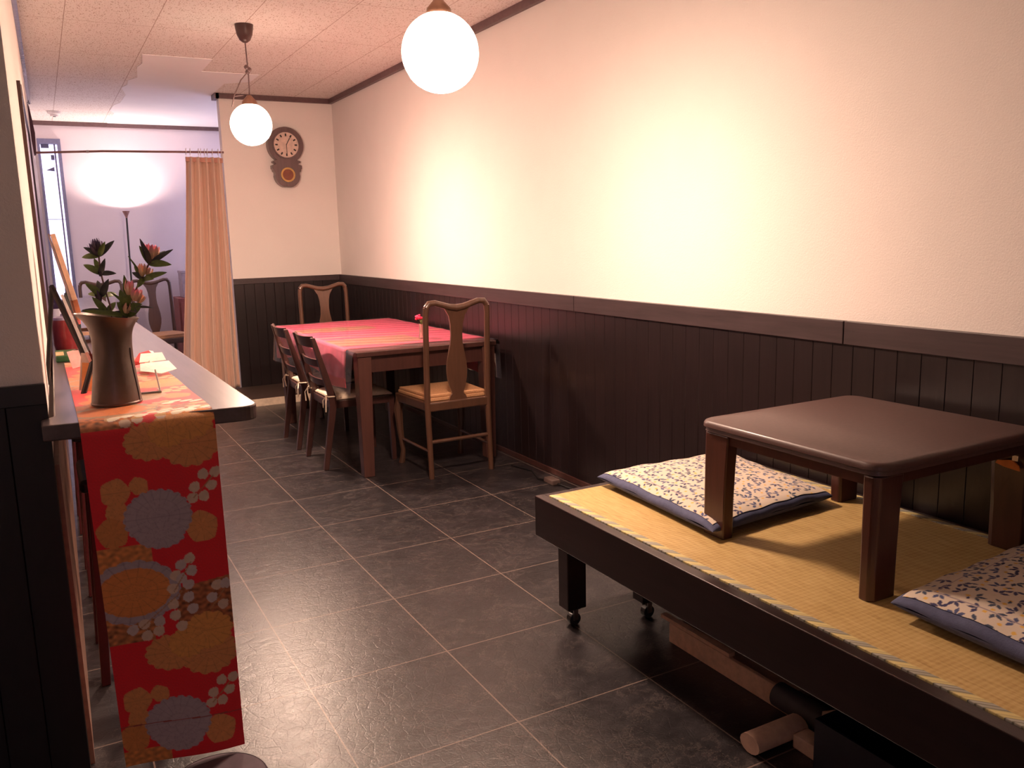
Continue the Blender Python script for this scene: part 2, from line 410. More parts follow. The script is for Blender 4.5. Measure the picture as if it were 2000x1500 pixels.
t = thing('floor_lamp', 'slim black uplighter floor lamp standing by the far wall', 'lamp', (-.205, 5.38, 0))
MB().lathe([(.12, 0), (.12, .012), (.10, .022), (.015, .03)]).build('base', m_black, t, True)
MB().tube([(-.03, 0, .02), (-.018, 0, .8), (0, 0, 1.60)], .009, 10).build('pole', m_black, t, True)
MB().lathe([(.010, 1.585), (.012, 1.60), (.036, 1.655), (.0345, 1.655), (.010, 1.602)], cap=False).build('lamp_shade', plain('pinkish_tin', (.30, .16, .14), .4), t, True)
MB().lathe([(.002, 1.630), (.014, 1.636), (.016, 1.642), (.002, 1.649)], n=20).build('bulb', emit_mat('uplighter_bulb', (1, .72, .62), TORCH), t, True)

# ---------------------------------------------------------------- wall clock
t = thing('wall_clock', 'dark wooden round-headed pendulum wall clock on the back partition', 'clock', (.935, YB, 2.03))
def circ(cx, cz, r, n=40, sx=1): return [(cx + r * sx * math.cos(2 * PI * k / n), cz + r * math.sin(2 * PI * k / n)) for k in range(n)]
def clock_case():
    def half(z):   # outline half-width against height about the centre
        zz = z
        if zz > -.03: return math.sqrt(max(0, .152 ** 2 - (zz - .100) ** 2)) + (.0)
        if zz > -.05: return .118
        if zz > -.065: return .098
        if zz > -.10: return .128
        if zz > -.12: return .118
        if zz > -.15: return .105
        return math.sqrt(max(0, .108 ** 2 - (zz + .150) ** 2))
    zs = [.2518 - .51 * i / 70 for i in range(71)]
    zs = [z for z in zs if z > -.2575]
    L = [(-half(z), z) for z in zs] + [(half(z), z) for z in reversed(zs)]
    out = []
    for p in L:
        if not out or (abs(p[0] - out[-1][0]) + abs(p[1] - out[-1][1])) > 1e-4: out.append(p)
    return out
m_clock = wood('clock_dark_wood', (.14, .085, .085), .35, 'z', .3)  # wood tone lightened to stand in for lamp haze
MB().prism(clock_case(), 'y', -.085, -.002).build('case', m_clock, t, bev=.004)
dial = MB().prism(circ(0, .100, .108), 'y', -.092, -.084).build('dial', plain('aged_paper_dial', (.66, .50, .42), .6), t)
for k in range(12):
    a = PI / 6 * k; c, s_ = math.cos(a), math.sin(a)
    MB().prism([(.072 * s_ - .006 * c, .100 + .072 * c + .006 * s_), (.072 * s_ + .006 * c, .100 + .072 * c - .006 * s_), (.094 * s_ + .006 * c, .100 + .094 * c - .006 * s_), (.094 * s_ - .006 * c, .100 + .094 * c + .006 * s_)], 'y', -.0935, -.092).build('hour_mark', m_black, dial)
MB().prism([(-.003, .10), (.003, .10), (.035, .155), (.03, .158)], 'y', -.096, -.094).build('hour_hand', m_black, t)
MB().prism([(-.002, .10), (.002, .10), (.004, .02), (0, .02)], 'y', -.099, -.097).build('minute_hand', m_black, t)
def ring(r0, r1, y0, y1, cz, name, mat):
    mb = MB(); n = 40; R = []
    for (r, y) in ((r0, y0), (r1, y0), (r1, y1), (r0, y1), (r0, y0)):
        R.append([Vector((r * math.cos(2 * PI * k / n), y, cz + r * math.sin(2 * PI * k / n))) for k in range(n)])
    mb.loft(R, cap=False); return mb.build(name, mat, t, True)
m_brass = plain('aged_brass', (.55, .33, .12), .35, .7)
ring(.106, .116, -.098, -.084, .100, 'bezel', m_clock)
ring(.047, .061, -.095, -.084, -.150, 'pendulum_window_ring', m_brass)
MB().prism(circ(0, -.150, .047), 'y', -.088, -.084).build('pendulum_window', plain('dark_red_glass', (.22, .06, .03), .15), t)

# ---------------------------------------------------------------- pattern helpers
rnd = np.random.RandomState(4)
def rot(X, Y, cx, cy, a):
    c, s_ = math.cos(a), math.sin(a); x = X - cx; y = Y - cy
    return x * c + y * s_, -x * s_ + y * c
def put(C, mask, col, k=None):
    col = np.array(col, np.float32)
    C[mask] = col if k is None else col * k[mask][:, None]
def fuzz(X, Y, f, a=1.0, seed=0):
    r = np.random.RandomState(seed); v = 0
    for i in range(7):
        t = r.rand() * 6.28; ff = f * (.6 + r.rand())
        v = v + np.sin(X * ff * math.cos(t) + Y * ff * math.sin(t) + r.rand() * 6 + 1.5 * np.sin((X * math.sin(t) - Y * math.cos(t)) * ff * .5))
    return v / 3.5 * a

RED, GOLD, SILV, CREAM = (.78, .008, .022), (.72, .29, .10), (.44, .35, .40), (.70, .52, .40)
def obi(X, Z):
    C = np.empty(X.shape + (3,), np.float32); C[:] = RED
    C *= (1 + .06 * fuzz(X, Z, 900, 1, 1))[..., None]
    per = .532
    Zr = ((Z - .09) % per) + .09        # repeats: .09 .. .622
    fz = fuzz(X, Z, 320, 1, 2)
    def mum(cx, cz, rx, rz, col, n=16, lob=.05, up=0):
        for dz in (-per, 0, per):
            a = np.arctan2((Zr - cz - dz) / rz, (X - cx) / rx); r = np.hypot((X - cx) / rx, (Zr - cz - dz) / rz)
            edge = 1 - lob + lob * np.abs(np.cos(a * n / 2))
            k = 1 - .22 * (np.abs(np.sin(a * n / 2 + .0)) < .16) - .15 * (np.abs((r * 3.2) % 1 - .5) > .46) + .10 * fz * .5
            put(C, r < edge, col, k)
    def leafy(cx, cz, rx, rz, col, rotn=0):
        for dz in (-per, 0, per):
            x, z = rot(X, Zr, cx, cz + dz, rotn)
            r = np.hypot(x / rx, z / rz); a = np.arctan2(z / rz, x / rx)
            k = 1 - .2 * (np.abs(np.sin(a * 5)) < .15) + .06 * fz
            put(C, r < 1 - .10 * np.abs(np.sin(a * 2.5)), col, k)
    G2 = (.66, .24, .07)
    # hatched brown gold field behind the petals
    put(C, (X > -.815) & (X < -.672) & (Zr > .385) & (Zr < .505 + .1 * (X + .75)), (.40, .12, .045), 1 + .5 * fz)
    put(C, (X < -.86) & (Zr > .385) & (Zr < .66), G2, 1 + .3 * fz)
    put(C, (X < -.87) & (Zr > .375) & (Zr < .43), (.48, .17, .06), 1 + .5 * fz)
    # gold pair of blooms
    mum(-.752, .320, .070, .058, GOLD, 14, .10); mum(-.838, .336, .062, .048, GOLD, 14, .10)
    mum(-.750, .378, .062, .05, (.78, .34, .09), 12, .12); mum(-.80, .355, .045, .04, (.78, .34, .09), 12, .12)
    # large gold bloom with a silver rim at the left edge
    mum(-.907, .502, .105, .082, SILV, 18, .06); mum(-.907, .502, .083, .062, (.76, .26, .07), 18, .03)
    # gold leaves round the silver bloom
    leafy(-.926, .222, .034, .036, GOLD); leafy(-.874, .232, .022, .024, GOLD, .6); leafy(-.925, .175, .026, .028, GOLD, 1)
    leafy(-.742, .112, .040, .042, GOLD, .4); leafy(-.94, .125, .036, .04, G2, .4)
    mum(-.838, .150, .078, .070, SILV, 22, .07)
    mum(-.835, .105, .055, .035, SILV, 14, .1)
    P = [(-.786, .503), (-.813, .53), (-.776, .536), (-.822, .498), (-.788, .471), (-.824, .458), (-.781, .44), (-.822, .429), (-.858, .42), (-.893, .418), (-.919, .407), (-.889, .387),
         (-.734, .46), (-.72, .49), (-.699, .49), (-.709, .438), (-.799, .555), (-.778, .568), (-.777, .538), (-.862, .395), (-.80, .52), (-.81, .40)]
    Q = [(-.701, .242), (-.729, .240), (-.712, .211), (-.751, .211), (-.731, .186), (-.758, .185)]
    for i, (cx, cz) in enumerate(P + Q):
        for dz in (-per, 0, per):
            x, z = rot(X, Zr, cx, cz + dz, .6 + (i % 3) * .35)
            r = np.hypot(x / .0135, z / .0125) * (1 + .12 * np.sign(-x) * (np.abs(z) < .004))
            put(C, r < 1, CREAM if cz < .3 or i % 2 else (.60, .49, .48), 1 + .05 * fz)
    for (a, b) in (((-.705, .235), (-.755, .185)), ((-.775, .56), (-.82, .49)), ((-.80, .49), (-.90, .41)), ((-.70, .48), (-.74, .43))):
        ax, az = a; bx, bz = b; L = math.hypot(bx - ax, bz - az)
        tt = ((X - ax) * (bx - ax) + (Zr - az) * (bz - az)) / L ** 2
        dd = np.abs((X - ax) * (bz - az) - (Zr - az) * (bx - ax)) / L
        put(C, (tt > 0) & (tt < 1) & (dd < .0012), (.45, .22, .10))
    C = np.where((Z > .93)[..., None], C * np.array((1, .74, .34), np.float32), C)      # top face tinted orange-gold, its lamp-lit sheen put into the colour
    # white petal cluster where the cloth turns over the counter edge
    for (cx, cz) in [(-.70, .962), (-.725, .975), (-.745, .955), (-.765, .97), (-.79, .985), (-.80, .955), (-.82, .968), (-.85, .945), (-.88, .948), (-.91, .94), (-.77, .94), (-.74, .945),
                     (-.73, 1.08), (-.755, 1.095), (-.775, 1.075), (-.71, 1.06)]:
        x, z = rot(X, Z, cx, cz, .4); put(C, np.hypot(x / .017, z / .010) < 1, (.92, .80, .60))
    # fold crease and plain hem at the lower end
    put(C, np.abs(Z - (.158 - .03 * (X + .964))) < .0013, (.30, .05, .04))
    return np.clip(C, 0, 1)

# ---------------------------------------------------------------- counter
ZK = .92
t = thing('bar_counter', 'long dark wooden bar counter with rounded corner running to the far room', 'counter', (-.8, -2.1, 0))
def cnt_outline():
    r = .045; pts = [(-1.043, -2.105)]
    cx, cy = -.58 - r, -2.125 + r
    pts = [(LW(3.2, .008), 3.2), (-1.033, -1.97), (-1.045, -1.985), (-1.06, -2.002), (-1.06, -2.085)]
    for k in range(7):
        a = -PI / 2 + PI / 2 * k / 6; pts.append((cx + r * math.cos(a), cy + r * math.sin(a)))
    pts.append((-.645, 3.2))
    return [(x + .8, y + 2.1) for x, y in pts]
MB().prism(cnt_outline(), 'z', ZK - .038, ZK).build('worktop', m_counter, t, bev=.004)
for y in (-.3, 1.4, 3.0): MB().box(-1.0 + .8, -.72 + .8, y + 2.1, y + 2.14, ZK - .10, ZK - .038).build('bracket', m_black, t)
for y in (1.2, 3.1): MB().box(.0, .05, y + 2.1, y + 2.15, 0, ZK - .038).build('leg', m_black, t)

# runner over the counter end
def runner():
    t = thing('obi_runner', 'red and gold brocade obi cloth runner hanging over the counter end', 'runner', (-.84, -2.0, 0))
    s = np.concatenate([np.linspace(-1.16, -.03, 520), np.linspace(-.0285, .0285, 26), np.linspace(.03, .868, 420)])
    u = np.linspace(0, 1, 150)
    Sg, U = np.meshgrid(s, u, indexing='ij')
    R_ = .018
    # arc length -> (y, z)
    yb_ = -2.127; zt = ZK + .0035
    ang = np.clip((Sg + .0285) / .057, 0, 1) * PI / 2
    rad = .057 / (PI / 2)
    y0 = yb_ - .004 + rad - (Sg + .0285).clip(max=0)
    Y = np.where(Sg < -.0285, y0, yb_ - .004 + rad - rad * np.sin(ang))
    Zz = np.where(Sg < -.0285, zt, zt - rad + rad * np.cos(ang)) - (Sg - .0285).clip(min=0)
    front = (Sg - .0285).clip(min=0)
    xl = np.where(Sg < 0, -.983 - .003 * np.clip(-Sg, 0, 1.2), -.983 + .016 * front / .84)
    xr = np.where(Sg < 0, -.690 - .05 * np.clip(-Sg - .75, 0, .6) - .0213 * np.clip(-Sg, 0, .75), -.690 + .004 * front / .84)
    X = xl + (xr - xl) * U
    Zz = Zz - front / .84 * (.025 * (U - .35))          # lower edge hangs a little lower at the right
    Y = Y + front * .012 * np.sin(U * 5 + 1) * .8
    Zz = Zz + np.where(Sg < -.05, .0012 * np.sin(U * 9 + Sg * 14), 0)
    C = obi(X, .92 - Sg)
    P = np.stack([X + .84, Y + 2.0, Zz], -1)
    grid_mesh('brocade_face', P, C, m_obi, t)
    k = slice(None, None, 6)
    B = P[k, k].copy(); f = front[k, k]
    B[..., 1] += np.where(f > 0, .006 + .002 * np.sin(f * 20), 0); B[..., 0] += np.where(f > 0, .0045, 0); B[..., 2] -= np.where(f > 0, 0, .0018)
    B[..., 2] += np.where(f > .7, .018, 0)
    grid_mesh('lining', B, None, plain('red_silk_lining', (.55, .008, .02), .45), t)
    return t
m_obi = attr_mat('brocade', .42, .5, .2, 900)
runner()

# ---------------------------------------------------------------- vase and flowers
VX, VY = -.888, -1.905
t = thing('metal_jug_vase', 'dented pewter jug vase standing on the red runner', 'vase', (VX, VY, ZK + .006))
H_ = .222
def vr(z):
    k = z / H_
    pts = [(0, .0585), (.03, .0590), (.15, .0560), (.3, .0520), (.5, .0480), (.65, .0470), (.76, .0480), (.86, .0520), (.94, .0590), (1, .0675)]
    for (a, ra), (b_, rb) in zip(pts, pts[1:]):
        if k <= b_ + 1e-6:
            f = (k - a) / (b_ - a); f = f * f * (3 - 2 * f) if False else f
            return ra + (rb - ra) * f
    return .0675
def vring(z, dr=0):
    n = 48; k = z / H_; out = []
    for j in range(n):
        a = 2 * PI * j / n
        r = vr(z) + dr
        r *= 1 + .07 * math.exp(-((k - .55) / .25) ** 2) * math.cos(2 * (a - .9)) - .17 * math.exp(-((k - .6) / .20) ** 2) * math.exp(-((((a - 3.9 + PI) % (2 * PI)) - PI) / .45) ** 2)
        lip = .016 * max(0, (k - .82) / .18) ** 2
        ex = lip * (math.exp(-((((a - PI * 1.02 + PI) % (2 * PI)) - PI) / .55) ** 2))
        zz = z + (.010 * math.cos(a - PI) * max(0, (k - .8) / .2))
        out.append(Vector(((r + ex) * math.cos(a) + (.004 * k), (r + ex) * math.sin(a), zz)))
    return out
zs = [H_ * i / 30 for i in range(31)]
rings = [vring(z) for z in zs] + [vring(z, -.003) for z in reversed(zs[1:])]
m_pewter = plain('dull_pewter', (.135, .098, .082), .40, .55, nz=9, amt=.2, bmp=.0008, bscale=25)
MB().loft(rings, cap=True).build('jug_body', m_pewter, t, True)
MB().tube([vring(z_)[44] for z_ in (.003, .02, .05, .08, .11, .14)], .0018, 6).build('seam', m_black, t, True)
MB().lathe([(.0595, 0), (.0605, .004), (.0585, .007)], n=40).build('foot_rim', m_pewter, t, True)

m_leaf = plain('gentian_leaf_green', (.15, .20, .05), .45, nz=40, amt=.45)
m_leafd = plain('purple_tinged_leaf', (.075, .075, .07), .45, nz=40, amt=.35)
m_stem = plain('maroon_stem', (.10, .035, .035), .5)
def petal_mat(name, a, b_):
    m, nt, b = new_mat(name); tc = N(nt, 'ShaderNodeTexCoord').outputs['Generated']
    sp = N(nt, 'ShaderNodeSeparateXYZ'); nt.links.new(tc, sp.inputs[0])
    nt.links.new(ramp(nt, sp.outputs[2], [(.35, b_), (.8, a)]), b.inputs['Base Color']); b.inputs['Roughness'].default_value = .5
    return m
m_pink = petal_mat('pink_tipped_petal', (.92, .30, .42), (.88, .62, .42))
m_cream = m_cream
m_peach = petal_mat('peach_petal', (.80, .42, .32), (.76, .52, .30))
m_violet = petal_mat('dark_violet_bud', (.085, .045, .13), (.12, .08, .10))
def blade(mb, base, tip, w, curl=.15, n=7, up=(0, 0, 1)):
    base, tip = Vector(base), Vector(tip); d = tip - base; L = d.length
    t_ = d.normalized(); side = t_.cross(Vector(up))
    if side.length < .1: side = t_.cross(Vector((0, 1, 0)))
    side.normalize(); nn = side.cross(t_).normalized()
    rows = []
    for i in range(n + 1):
        k = i / n; c = base + d * k + nn * (curl * L * math.sin(PI * k) * .8)
        ww = w * (math.sin(PI * min(1, k * .93 + .07)) ** .75) * (1 - .25 * k) + .0006
        rows.append((c - side * ww + nn * ww * .35, c, c + side * ww + nn * ww * .35))
    b = mb.bm; V = [[b.verts.new(p) for p in r] for r in rows]
    th = nn * .0006; V2 = [[b.verts.new(p - th) for p in r] for r in rows]
    for G, fl in ((V, 0), (V2, 1)):
        for i in range(n):
            for j in range(2):
                q = (G[i][j], G[i][j + 1], G[i + 1][j + 1], G[i + 1][j]); b.faces.new(q[::-1] if fl else q)
def P3(px, py, y): # picture point on the plane of the given depth, used only to read off the measured stem shapes
    d = right * ((px - 1000) / 1663.23) + down * ((py - 750) / 1663.23) + fwd
    o_ = mw.translation; return o_ + d * ((y - o_.y) / d.y)
def flower_stem(label, stem_px, y, nodes, heads, seed):
    base = Vector((VX, VY, ZK + .02))
    t = thing('gentian_flower', label, 'flower', base, group=None)
    pts = [Vector((0, 0, 0))] + [P3(px, py, yy) - base for px, py, yy in stem_px]
    MB().tube(pts, [.0022] * len(pts), 6).build('stem', m_stem, t, True)
    r = random.Random(seed); mb = MB(); mb2 = MB()
    for (px, py, yy), tips in nodes:
        b0 = P3(px, py, yy) - base
        for (qx, qy, dy, w) in tips:
            blade(mb if r.random() < .62 else mb2, b0, P3(qx, qy, yy + dy) - base, w * 1.12, .12, up=(0, -1, .35))
    mb.build('leaves', m_leaf, t, True); mb2.build('dark_leaves', m_leafd, t, True)
    for (px, py, yy), (qx, qy), L, mat, n, rad in heads:
        c = P3(px, py, yy) - base; tip = P3(qx, qy, yy) - base; d = (tip - c).normalized()
        a = d.cross(Vector((0, 1, .1))).normalized(); c2 = d.cross(a).normalized(); hb = MB()
        for ringi, (m_, rr, ll) in enumerate(((n, rad, L), (max(3, n - 3), rad * .5, L * 1.02))):
            for k in range(m_):
                an = 2 * PI * k / m_ + ringi * .5
                o_ = (a * math.cos(an) + c2 * math.sin(an))
                blade(hb, c + o_ * rad * .25, c + d * ll * (.9 + .2 * r.random()) + o_ * rr, rad * .42, .10, up=tuple(o_))
        hb.build('bloom', mat, t, True)
    return t
Y1 = -1.90
flower_stem('tall gentian stem with dark violet buds, at the left of the jug vase', [(222, 640, Y1), (216, 600, Y1), (204, 560, Y1), (196, 530, Y1), (193, 500, Y1)], Y1,
    [((194, 500, Y1), [(160, 503, .01, .007), (223, 470, -.01, .007), (163, 483, .0, .006), (205, 472, -.02, .006), (180, 478, .02, .007)]),
     ((196, 535, Y1), [(163, 517, .01, .008), (227, 534, -.01, .006), (205, 505, -.02, .006), (184, 505, .02, .006)]),
     ((199, 578, Y1), [(166, 553, .0, .008), (212, 545, -.02, .008), (172, 574, .02, .006), (190, 548, .02, .007), (228, 575, .03, .006)]),
     ((208, 612, Y1), [(180, 580, .0, .008), (160, 606, -.01, .007), (226, 590, .01, .007), (192, 590, .0, .007)])],
    [((190, 498, Y1), (172, 468), .030, m_violet, 5, .008), ((190, 494, Y1), (184, 462), .036, m_violet, 6, .009), ((192, 490, Y1), (194, 464), .024, m_violet, 5, .008),
     ((196, 540, Y1), (200, 515), .022, m_violet, 4, .006), ((196, 590, Y1), (186, 555), .03, m_violet, 4, .007)], 1)
flower_stem('tall stem with an open pink and cream bloom leaning right, in the jug vase', [(240, 640, Y1), (250, 600, Y1), (268, 560, Y1), (282, 535, Y1), (293, 510, Y1)], Y1,
    [((292, 516, Y1), [(273, 466, .0, .006), (338, 487, -.01, .006), (335, 517, -.02, .009), (272, 480, .01, .007), (322, 490, .02, .005), (283, 480, -.03, .006)]),
     ((280, 545, Y1), [(258, 532, .0, .007), (326, 532, -.01, .007), (262, 520, .02, .006), (300, 545, -.02, .007), (268, 562, -.02, .007), (250, 500, .01, .002)]),
     ((252, 600, Y1), [(242, 537, .01, .008), (215, 570, .0, .003), (300, 601, -.01, .003), (236, 575, .02, .008)])],
    [((296, 506, Y1), (297, 474), .036, m_pink, 9, .018), ((278, 540, Y1), (277, 512), .030, m_peach, 6, .010), ((287, 540, Y1), (296, 520), .022, m_peach, 5, .008)], 2)
flower_stem('short stem with pink tipped blooms at the rim of the jug vase', [(236, 650, Y1 - .02), (242, 620, Y1 - .02), (250, 590, Y1 - .02)], Y1 - .02,
    [((246, 600, Y1 - .02), [(234, 566, .0, .010), (278, 594, -.01, .006), (228, 592, .0, .009), (240, 580, -.02, .010), (268, 610, -.02, .008)]),
     ((250, 618, Y1 - .02), [(228, 590, .0, .009), (275, 600, -.01, .008), (215, 612, .0, .009), (262, 592, -.02, .008), (158, 608, .0, .006)])],
    [((250, 576, Y1 - .02), (255, 540), .034, m_pink, 6, .009), ((264, 588, Y1 - .02), (268, 558), .030, m_pink, 8, .013), ((270, 592, Y1 - .02), (281, 574), .022, m_peach, 6, .008),
     ((246, 612, Y1 - .03), (250, 590), .026, m_peach, 6, .010)], 3)

# ---------------------------------------------------------------- things on the counter
m_lightwood = plain('pale_pine', (.66, .40, .27), .5, nz=40, amt=.15)
# black tabletop easel with a pale wooden board
EX, EY = -.985, -1.42
t = thing('tabletop_easel', 'black tabletop easel standing on the counter between wall and jug vase', 'easel', (EX, EY, ZK))
def rel(p, base): return tuple(a - b for a, b in zip(p, base))
eb = (EX, EY, ZK)
apex = P3(101, 560, -1.36)
MB().tube([rel(P3(93, 752, -1.443), eb), rel(apex, eb)], .0065, 6).build('leg', m_black, t)
MB().tube([rel(P3(163, 771, -1.69), eb), rel(P3(183, 700, -1.66), eb), rel(P3(186, 690, -1.64), eb)], .0075, 6).build('leg', m_black, t)
MB().tube([rel(apex, eb), rel(P3(176, 716, -1.63), eb)], .0085, 6).build('support_bar', m_black, t)
MB().tube([rel(P3(163, 771, -1.69), eb), rel(P3(180, 772, -1.66), eb)], .0025, 6).build('tie_wire', m_black, t)
def slab_between(a, b_, w, th, wdir=(0, 1, 0)):
    a, b_ = Vector(a), Vector(b_); d = (b_ - a).normalized(); w_ = Vector(wdir); w_ = (w_ - d * w_.dot(d)).normalized(); n = d.cross(w_)
    rings = [[p + w_ * sx * w / 2 + n * sy * th / 2 for sx, sy in ((-1, -1), (1, -1), (1, 1), (-1, 1))] for p in (a, b_)]
    return MB().loft(rings)
tp, bt = P3(109, 479, -1.30), P3(152, 606, -1.42)
t = thing('wooden_board', 'pale wooden board leaning on the black easel, seen edge-on before the window', 'board', bt)
slab_between((0, 0, 0), tp - bt, .13, .014).build('board_panel', m_lightwood, t, bev=.001)
slab_between((-.010, 0, -.0), (tp - bt) + Vector((-.0105, 0, 0)), .13, .005).build('backing', plain('grey_brown_backing', (.22, .15, .15), .6), t)
a, b_ = P3(128, 600, -1.46), P3(176, 712, -1.66)
t = thing('menu_book', 'white paged menu book resting along the black easel bar', 'menu', b_)
slab_between((.004, 0, .0), a - b_ + Vector((.004, 0, .0)), .10, .008).build('pages', plain('menu_paper', (.72, .66, .64), .6), t)
slab_between((.012, 0, .0), a - b_ + Vector((.012, 0, .0)), .11, .004).build('cover', m_black, t)
# folder with orange and white print just behind the vase
t = thing('printed_booklet', 'orange and white printed booklet propped upright behind the jug vase', 'booklet', (-.945, -1.66, ZK + .006))
slab_between((-.004, .006, 0), (.012, .03, .10), .034, .003, (1, .2, 0)).build('cover', plain('cream_cover', (.62, .50, .42), .5), t)
slab_between((-.002, .000, 0), (.008, .020, .075), .026, .003, (1, .2, 0)).build('print_sheet', plain('orange_print', (.75, .34, .12), .5), t)
t = thing('folded_card', 'small pale pink folded card at the far end of the red runner', 'card', (-.948, -1.12, ZK + .005))
slab_between((0, 0, 0), (-.012, .02, .055), .035, .002, (1, 0, 0)).build('front_leaf', plain('pale_pink_card', (.75, .52, .48), .6), t)
slab_between((.002, .045, 0), (-.012, .02, .055), .035, .002, (1, 0, 0)).build('back_leaf', plain('dark_card', (.08, .05, .05), .6), t)
# origami crane on a small wire stand
t = thing('origami_crane', 'white and red folded paper crane beside the jug vase', 'ornament', (-.752, -1.37, ZK + .005))
m_paper = plain('white_washi', (.85, .80, .74), .6, nz=60, amt=.08)
def facet(pts, faces, name, mat, par):
    b = bmesh.new(); vs = [b.verts.new(p) for p in pts]
    for f in faces: b.faces.new([vs[i] for i in f])
    mb = MB(); mb.bm.free(); mb.bm = b
    o = mb.build(name, mat, par); so = o.modifiers.new('thickness', 'SOLIDIFY'); so.thickness = .0012; return o
facet([(-.035, 0, .0), (.0, -.02, .0), (.045, 0, 0), (0, .02, 0), (0, 0, .035), (.01, -.012, .03)], [(0, 1, 4), (1, 2, 4), (2, 3, 4), (3, 0, 4)], 'body', m_paper, t)
facet([(-.03, -.012, .028), (.055, -.010, .030), (.068, -.085, .012), (.02, -.105, .004), (-.035, -.06, .012)], [(0, 1, 2), (0, 2, 3), (0, 3, 4)], 'wing', m_paper, t)
facet([(-.03, .012, .028), (.05, .012, .03), (.045, .06, .05), (-.02, .05, .052)], [(0, 1, 2), (0, 2, 3)], 'wing', m_paper, t)
facet([(-.01, .06, .020), (-.055, .02, .018), (-.02, .10, .048), (.012, .125, .052), (.016, .10, .044)], [(0, 1, 2), (0, 2, 4), (2, 3, 4)], 'head', plain('red_washi', (.75, .03, .03), .5), t)
facet([(.012, .125, .052), (.025, .127, .048), (.030, .115, .036), (.018, .112, .046)], [(0, 1, 2, 3)], 'beak', m_paper, t)
t = thing('wire_display_stand', 'small grey wire display stand between crane and jug vase', 'stand', (-.775, -1.80, ZK + .005))
q = Vector((-.775, -1.80, ZK + .005))
for x_ in (.001, -.05): MB().tube([(x_, -.01, .003), (x_, .07, .052)], .0022, 6).build('prop', m_steel, t, True)
MB().tube([(-.06, -.01, .003), (.004, -.012, .003)], .0032, 6).tube([(.002, -.01, .003), (.0, .04, .003)], .0022, 6).build('foot', m_steel, t, True)
# things at the far left of the counter
t = thing('red_canister', 'dark red round canister with pale lid at the wall end of the counter', 'canister', (-.965, -.50, ZK))
MB().lathe([(.0, 0), (.040, 0), (.044, .02), (.044, .10), (.038, .12)], n=28).build('canister_body', plain('oxblood_lacquer', (.22, .02, .022), .3), t, True)
MB().lathe([(.040, .118), (.040, .128), (.012, .133), (.010, .142)], n=28).build('lid', plain('grey_violet_tin', (.35, .30, .42), .3), t, True)
t = thing('snack_packet', 'green and cream packet lying flat by the far end of the red runner', 'packet', (-.975, -.80, ZK))
MB().box(-.035, .035, -.10, .10, 0, .022, .004).build('packet_body', plain('green_printed_film', (.03, .10, .035), .35, nz=20, amt=.5), t)
MB().box(-.034, -.008, -.09, .02, .022, .024).build('packet_label', plain('cream_print', (.55, .40, .20), .5), t)
def bottle(x, y, h, r, mat, lab, label, capm):
    t = thing('bottle', label, 'bottle', (x, y, ZK), group=None)
    MB().lathe([(0, 0), (r, 0), (r, h * .55), (r * .85, h * .66), (r * .36, h * .8), (r * .34, h * .94)], n=20).build('bottle_body', mat, t, True)
    MB().lathe([(r * .4, h * .93), (r * .4, h)], n=16).build('cap', capm, t, True)
    MB().lathe([(r * 1.012, h * .2), (r * 1.012, h * .48)], n=20, cap=False).build('bottle_label', lab, t, True)
m_bg = plain('dark_green_bottle_glass', (.03, .05, .04), .12); m_bp = plain('purple_black_glass', (.03, .015, .05), .12)
m_redlab = plain('red_white_label', (.55, .10, .10), .5, nz=60, amt=.6)
bottle(-.925, .10, .245, .036, m_bg, m_redlab, 'tall dark bottle with red label in the counter row, under the board', plain('grey_cap', (.3, .3, .4), .3))
bottle(-.978, .55, .20, .030, m_bp, plain('white_label', (.7, .7, .8), .5), 'small dark violet bottle with white label behind the red canister', m_black)
t = thing('condiment_rack', 'dark wooden condiment rack low on the counter behind the red canister', 'rack', (-.92, -.18, ZK))
MB().box(-.06, .06, -.10, .10, 0, .012).build('rack_base', m_reddark, t)
for sx in (-.057, .052): MB().box(sx, sx + .006, -.10, .10, .012, .10).build('side_panel', m_reddark, t)
for sy in (-.096, .09): MB().box(-.051, .051, sy, sy + .006, .03, .045).build('rail', m_lightwood, t)

# ---------------------------------------------------------------- wall things at the left
t = thing('hanging_garment', 'narrow dark garment hanging high on the left wall near the curtain rod', 'garment', (LW(3.2), 3.2, 2.33))
mb = MB(); mb.prism([(.002, .04), (.012, .0), (.030, -.18), (.022, -.33), (.002, -.34)], 'y', -.05, .05); mb.build('cloth', plain('dark_plum_cloth', (.045, .015, .03), .8), t)
MB().tube([(.004, 0, .04), (.010, 0, .06), (.016, 0, .03)], .003, 6).build('hook', m_black, t)

# ---------------------------------------------------------------- curtain and rod
t = thing('curtain_rod', 'thin brown tension rod across the passage from left wall to partition', 'rod', (0, 3.34, 2.06))
MB().tube([(LW(3.34, .002), 0, -.035), (-.5, 0, -.012), (.418, 0, .0)], .0085, 8).build('rod', plain('brown_metal_rod', (.26, .14, .13), .35, .3), t, True)
MB().tube([(-.62, 0, -.0177), (-.60, 0, -.0168)], .011, 8).build('rod_joint', m_steel, t, True)
t = thing('passage_curtain', 'salmon brown pleated curtain hanging at the right end of the thin rod', 'curtain', (.25, 3.33, .06))
n, m_ = 240, 60
u = np.linspace(0, 1, n); v = np.linspace(0, 1, m_)
U, V = np.meshgrid(u, v, indexing='ij')
zt_, zb_ = 1.955, 0.0
Zc = zt_ + (zb_ - zt_) * V
xl = .112 + (-.045 - .112) * np.clip(V * 1.2, 0, 1) ** 1.15
xrr = .405 + .003 * V
ph = U * 2 * PI * 5.3 + .7 * np.sin(U * 9) + .5 * V
Xc = xl + (xrr - xl) * (U + .010 * np.sin(ph * 2))
amp = .036 + .012 * V
Yc = amp * np.sin(ph) + .010 * np.sin(ph * .37 + 2) + .003 * np.sin(V * 9 + U * 20)
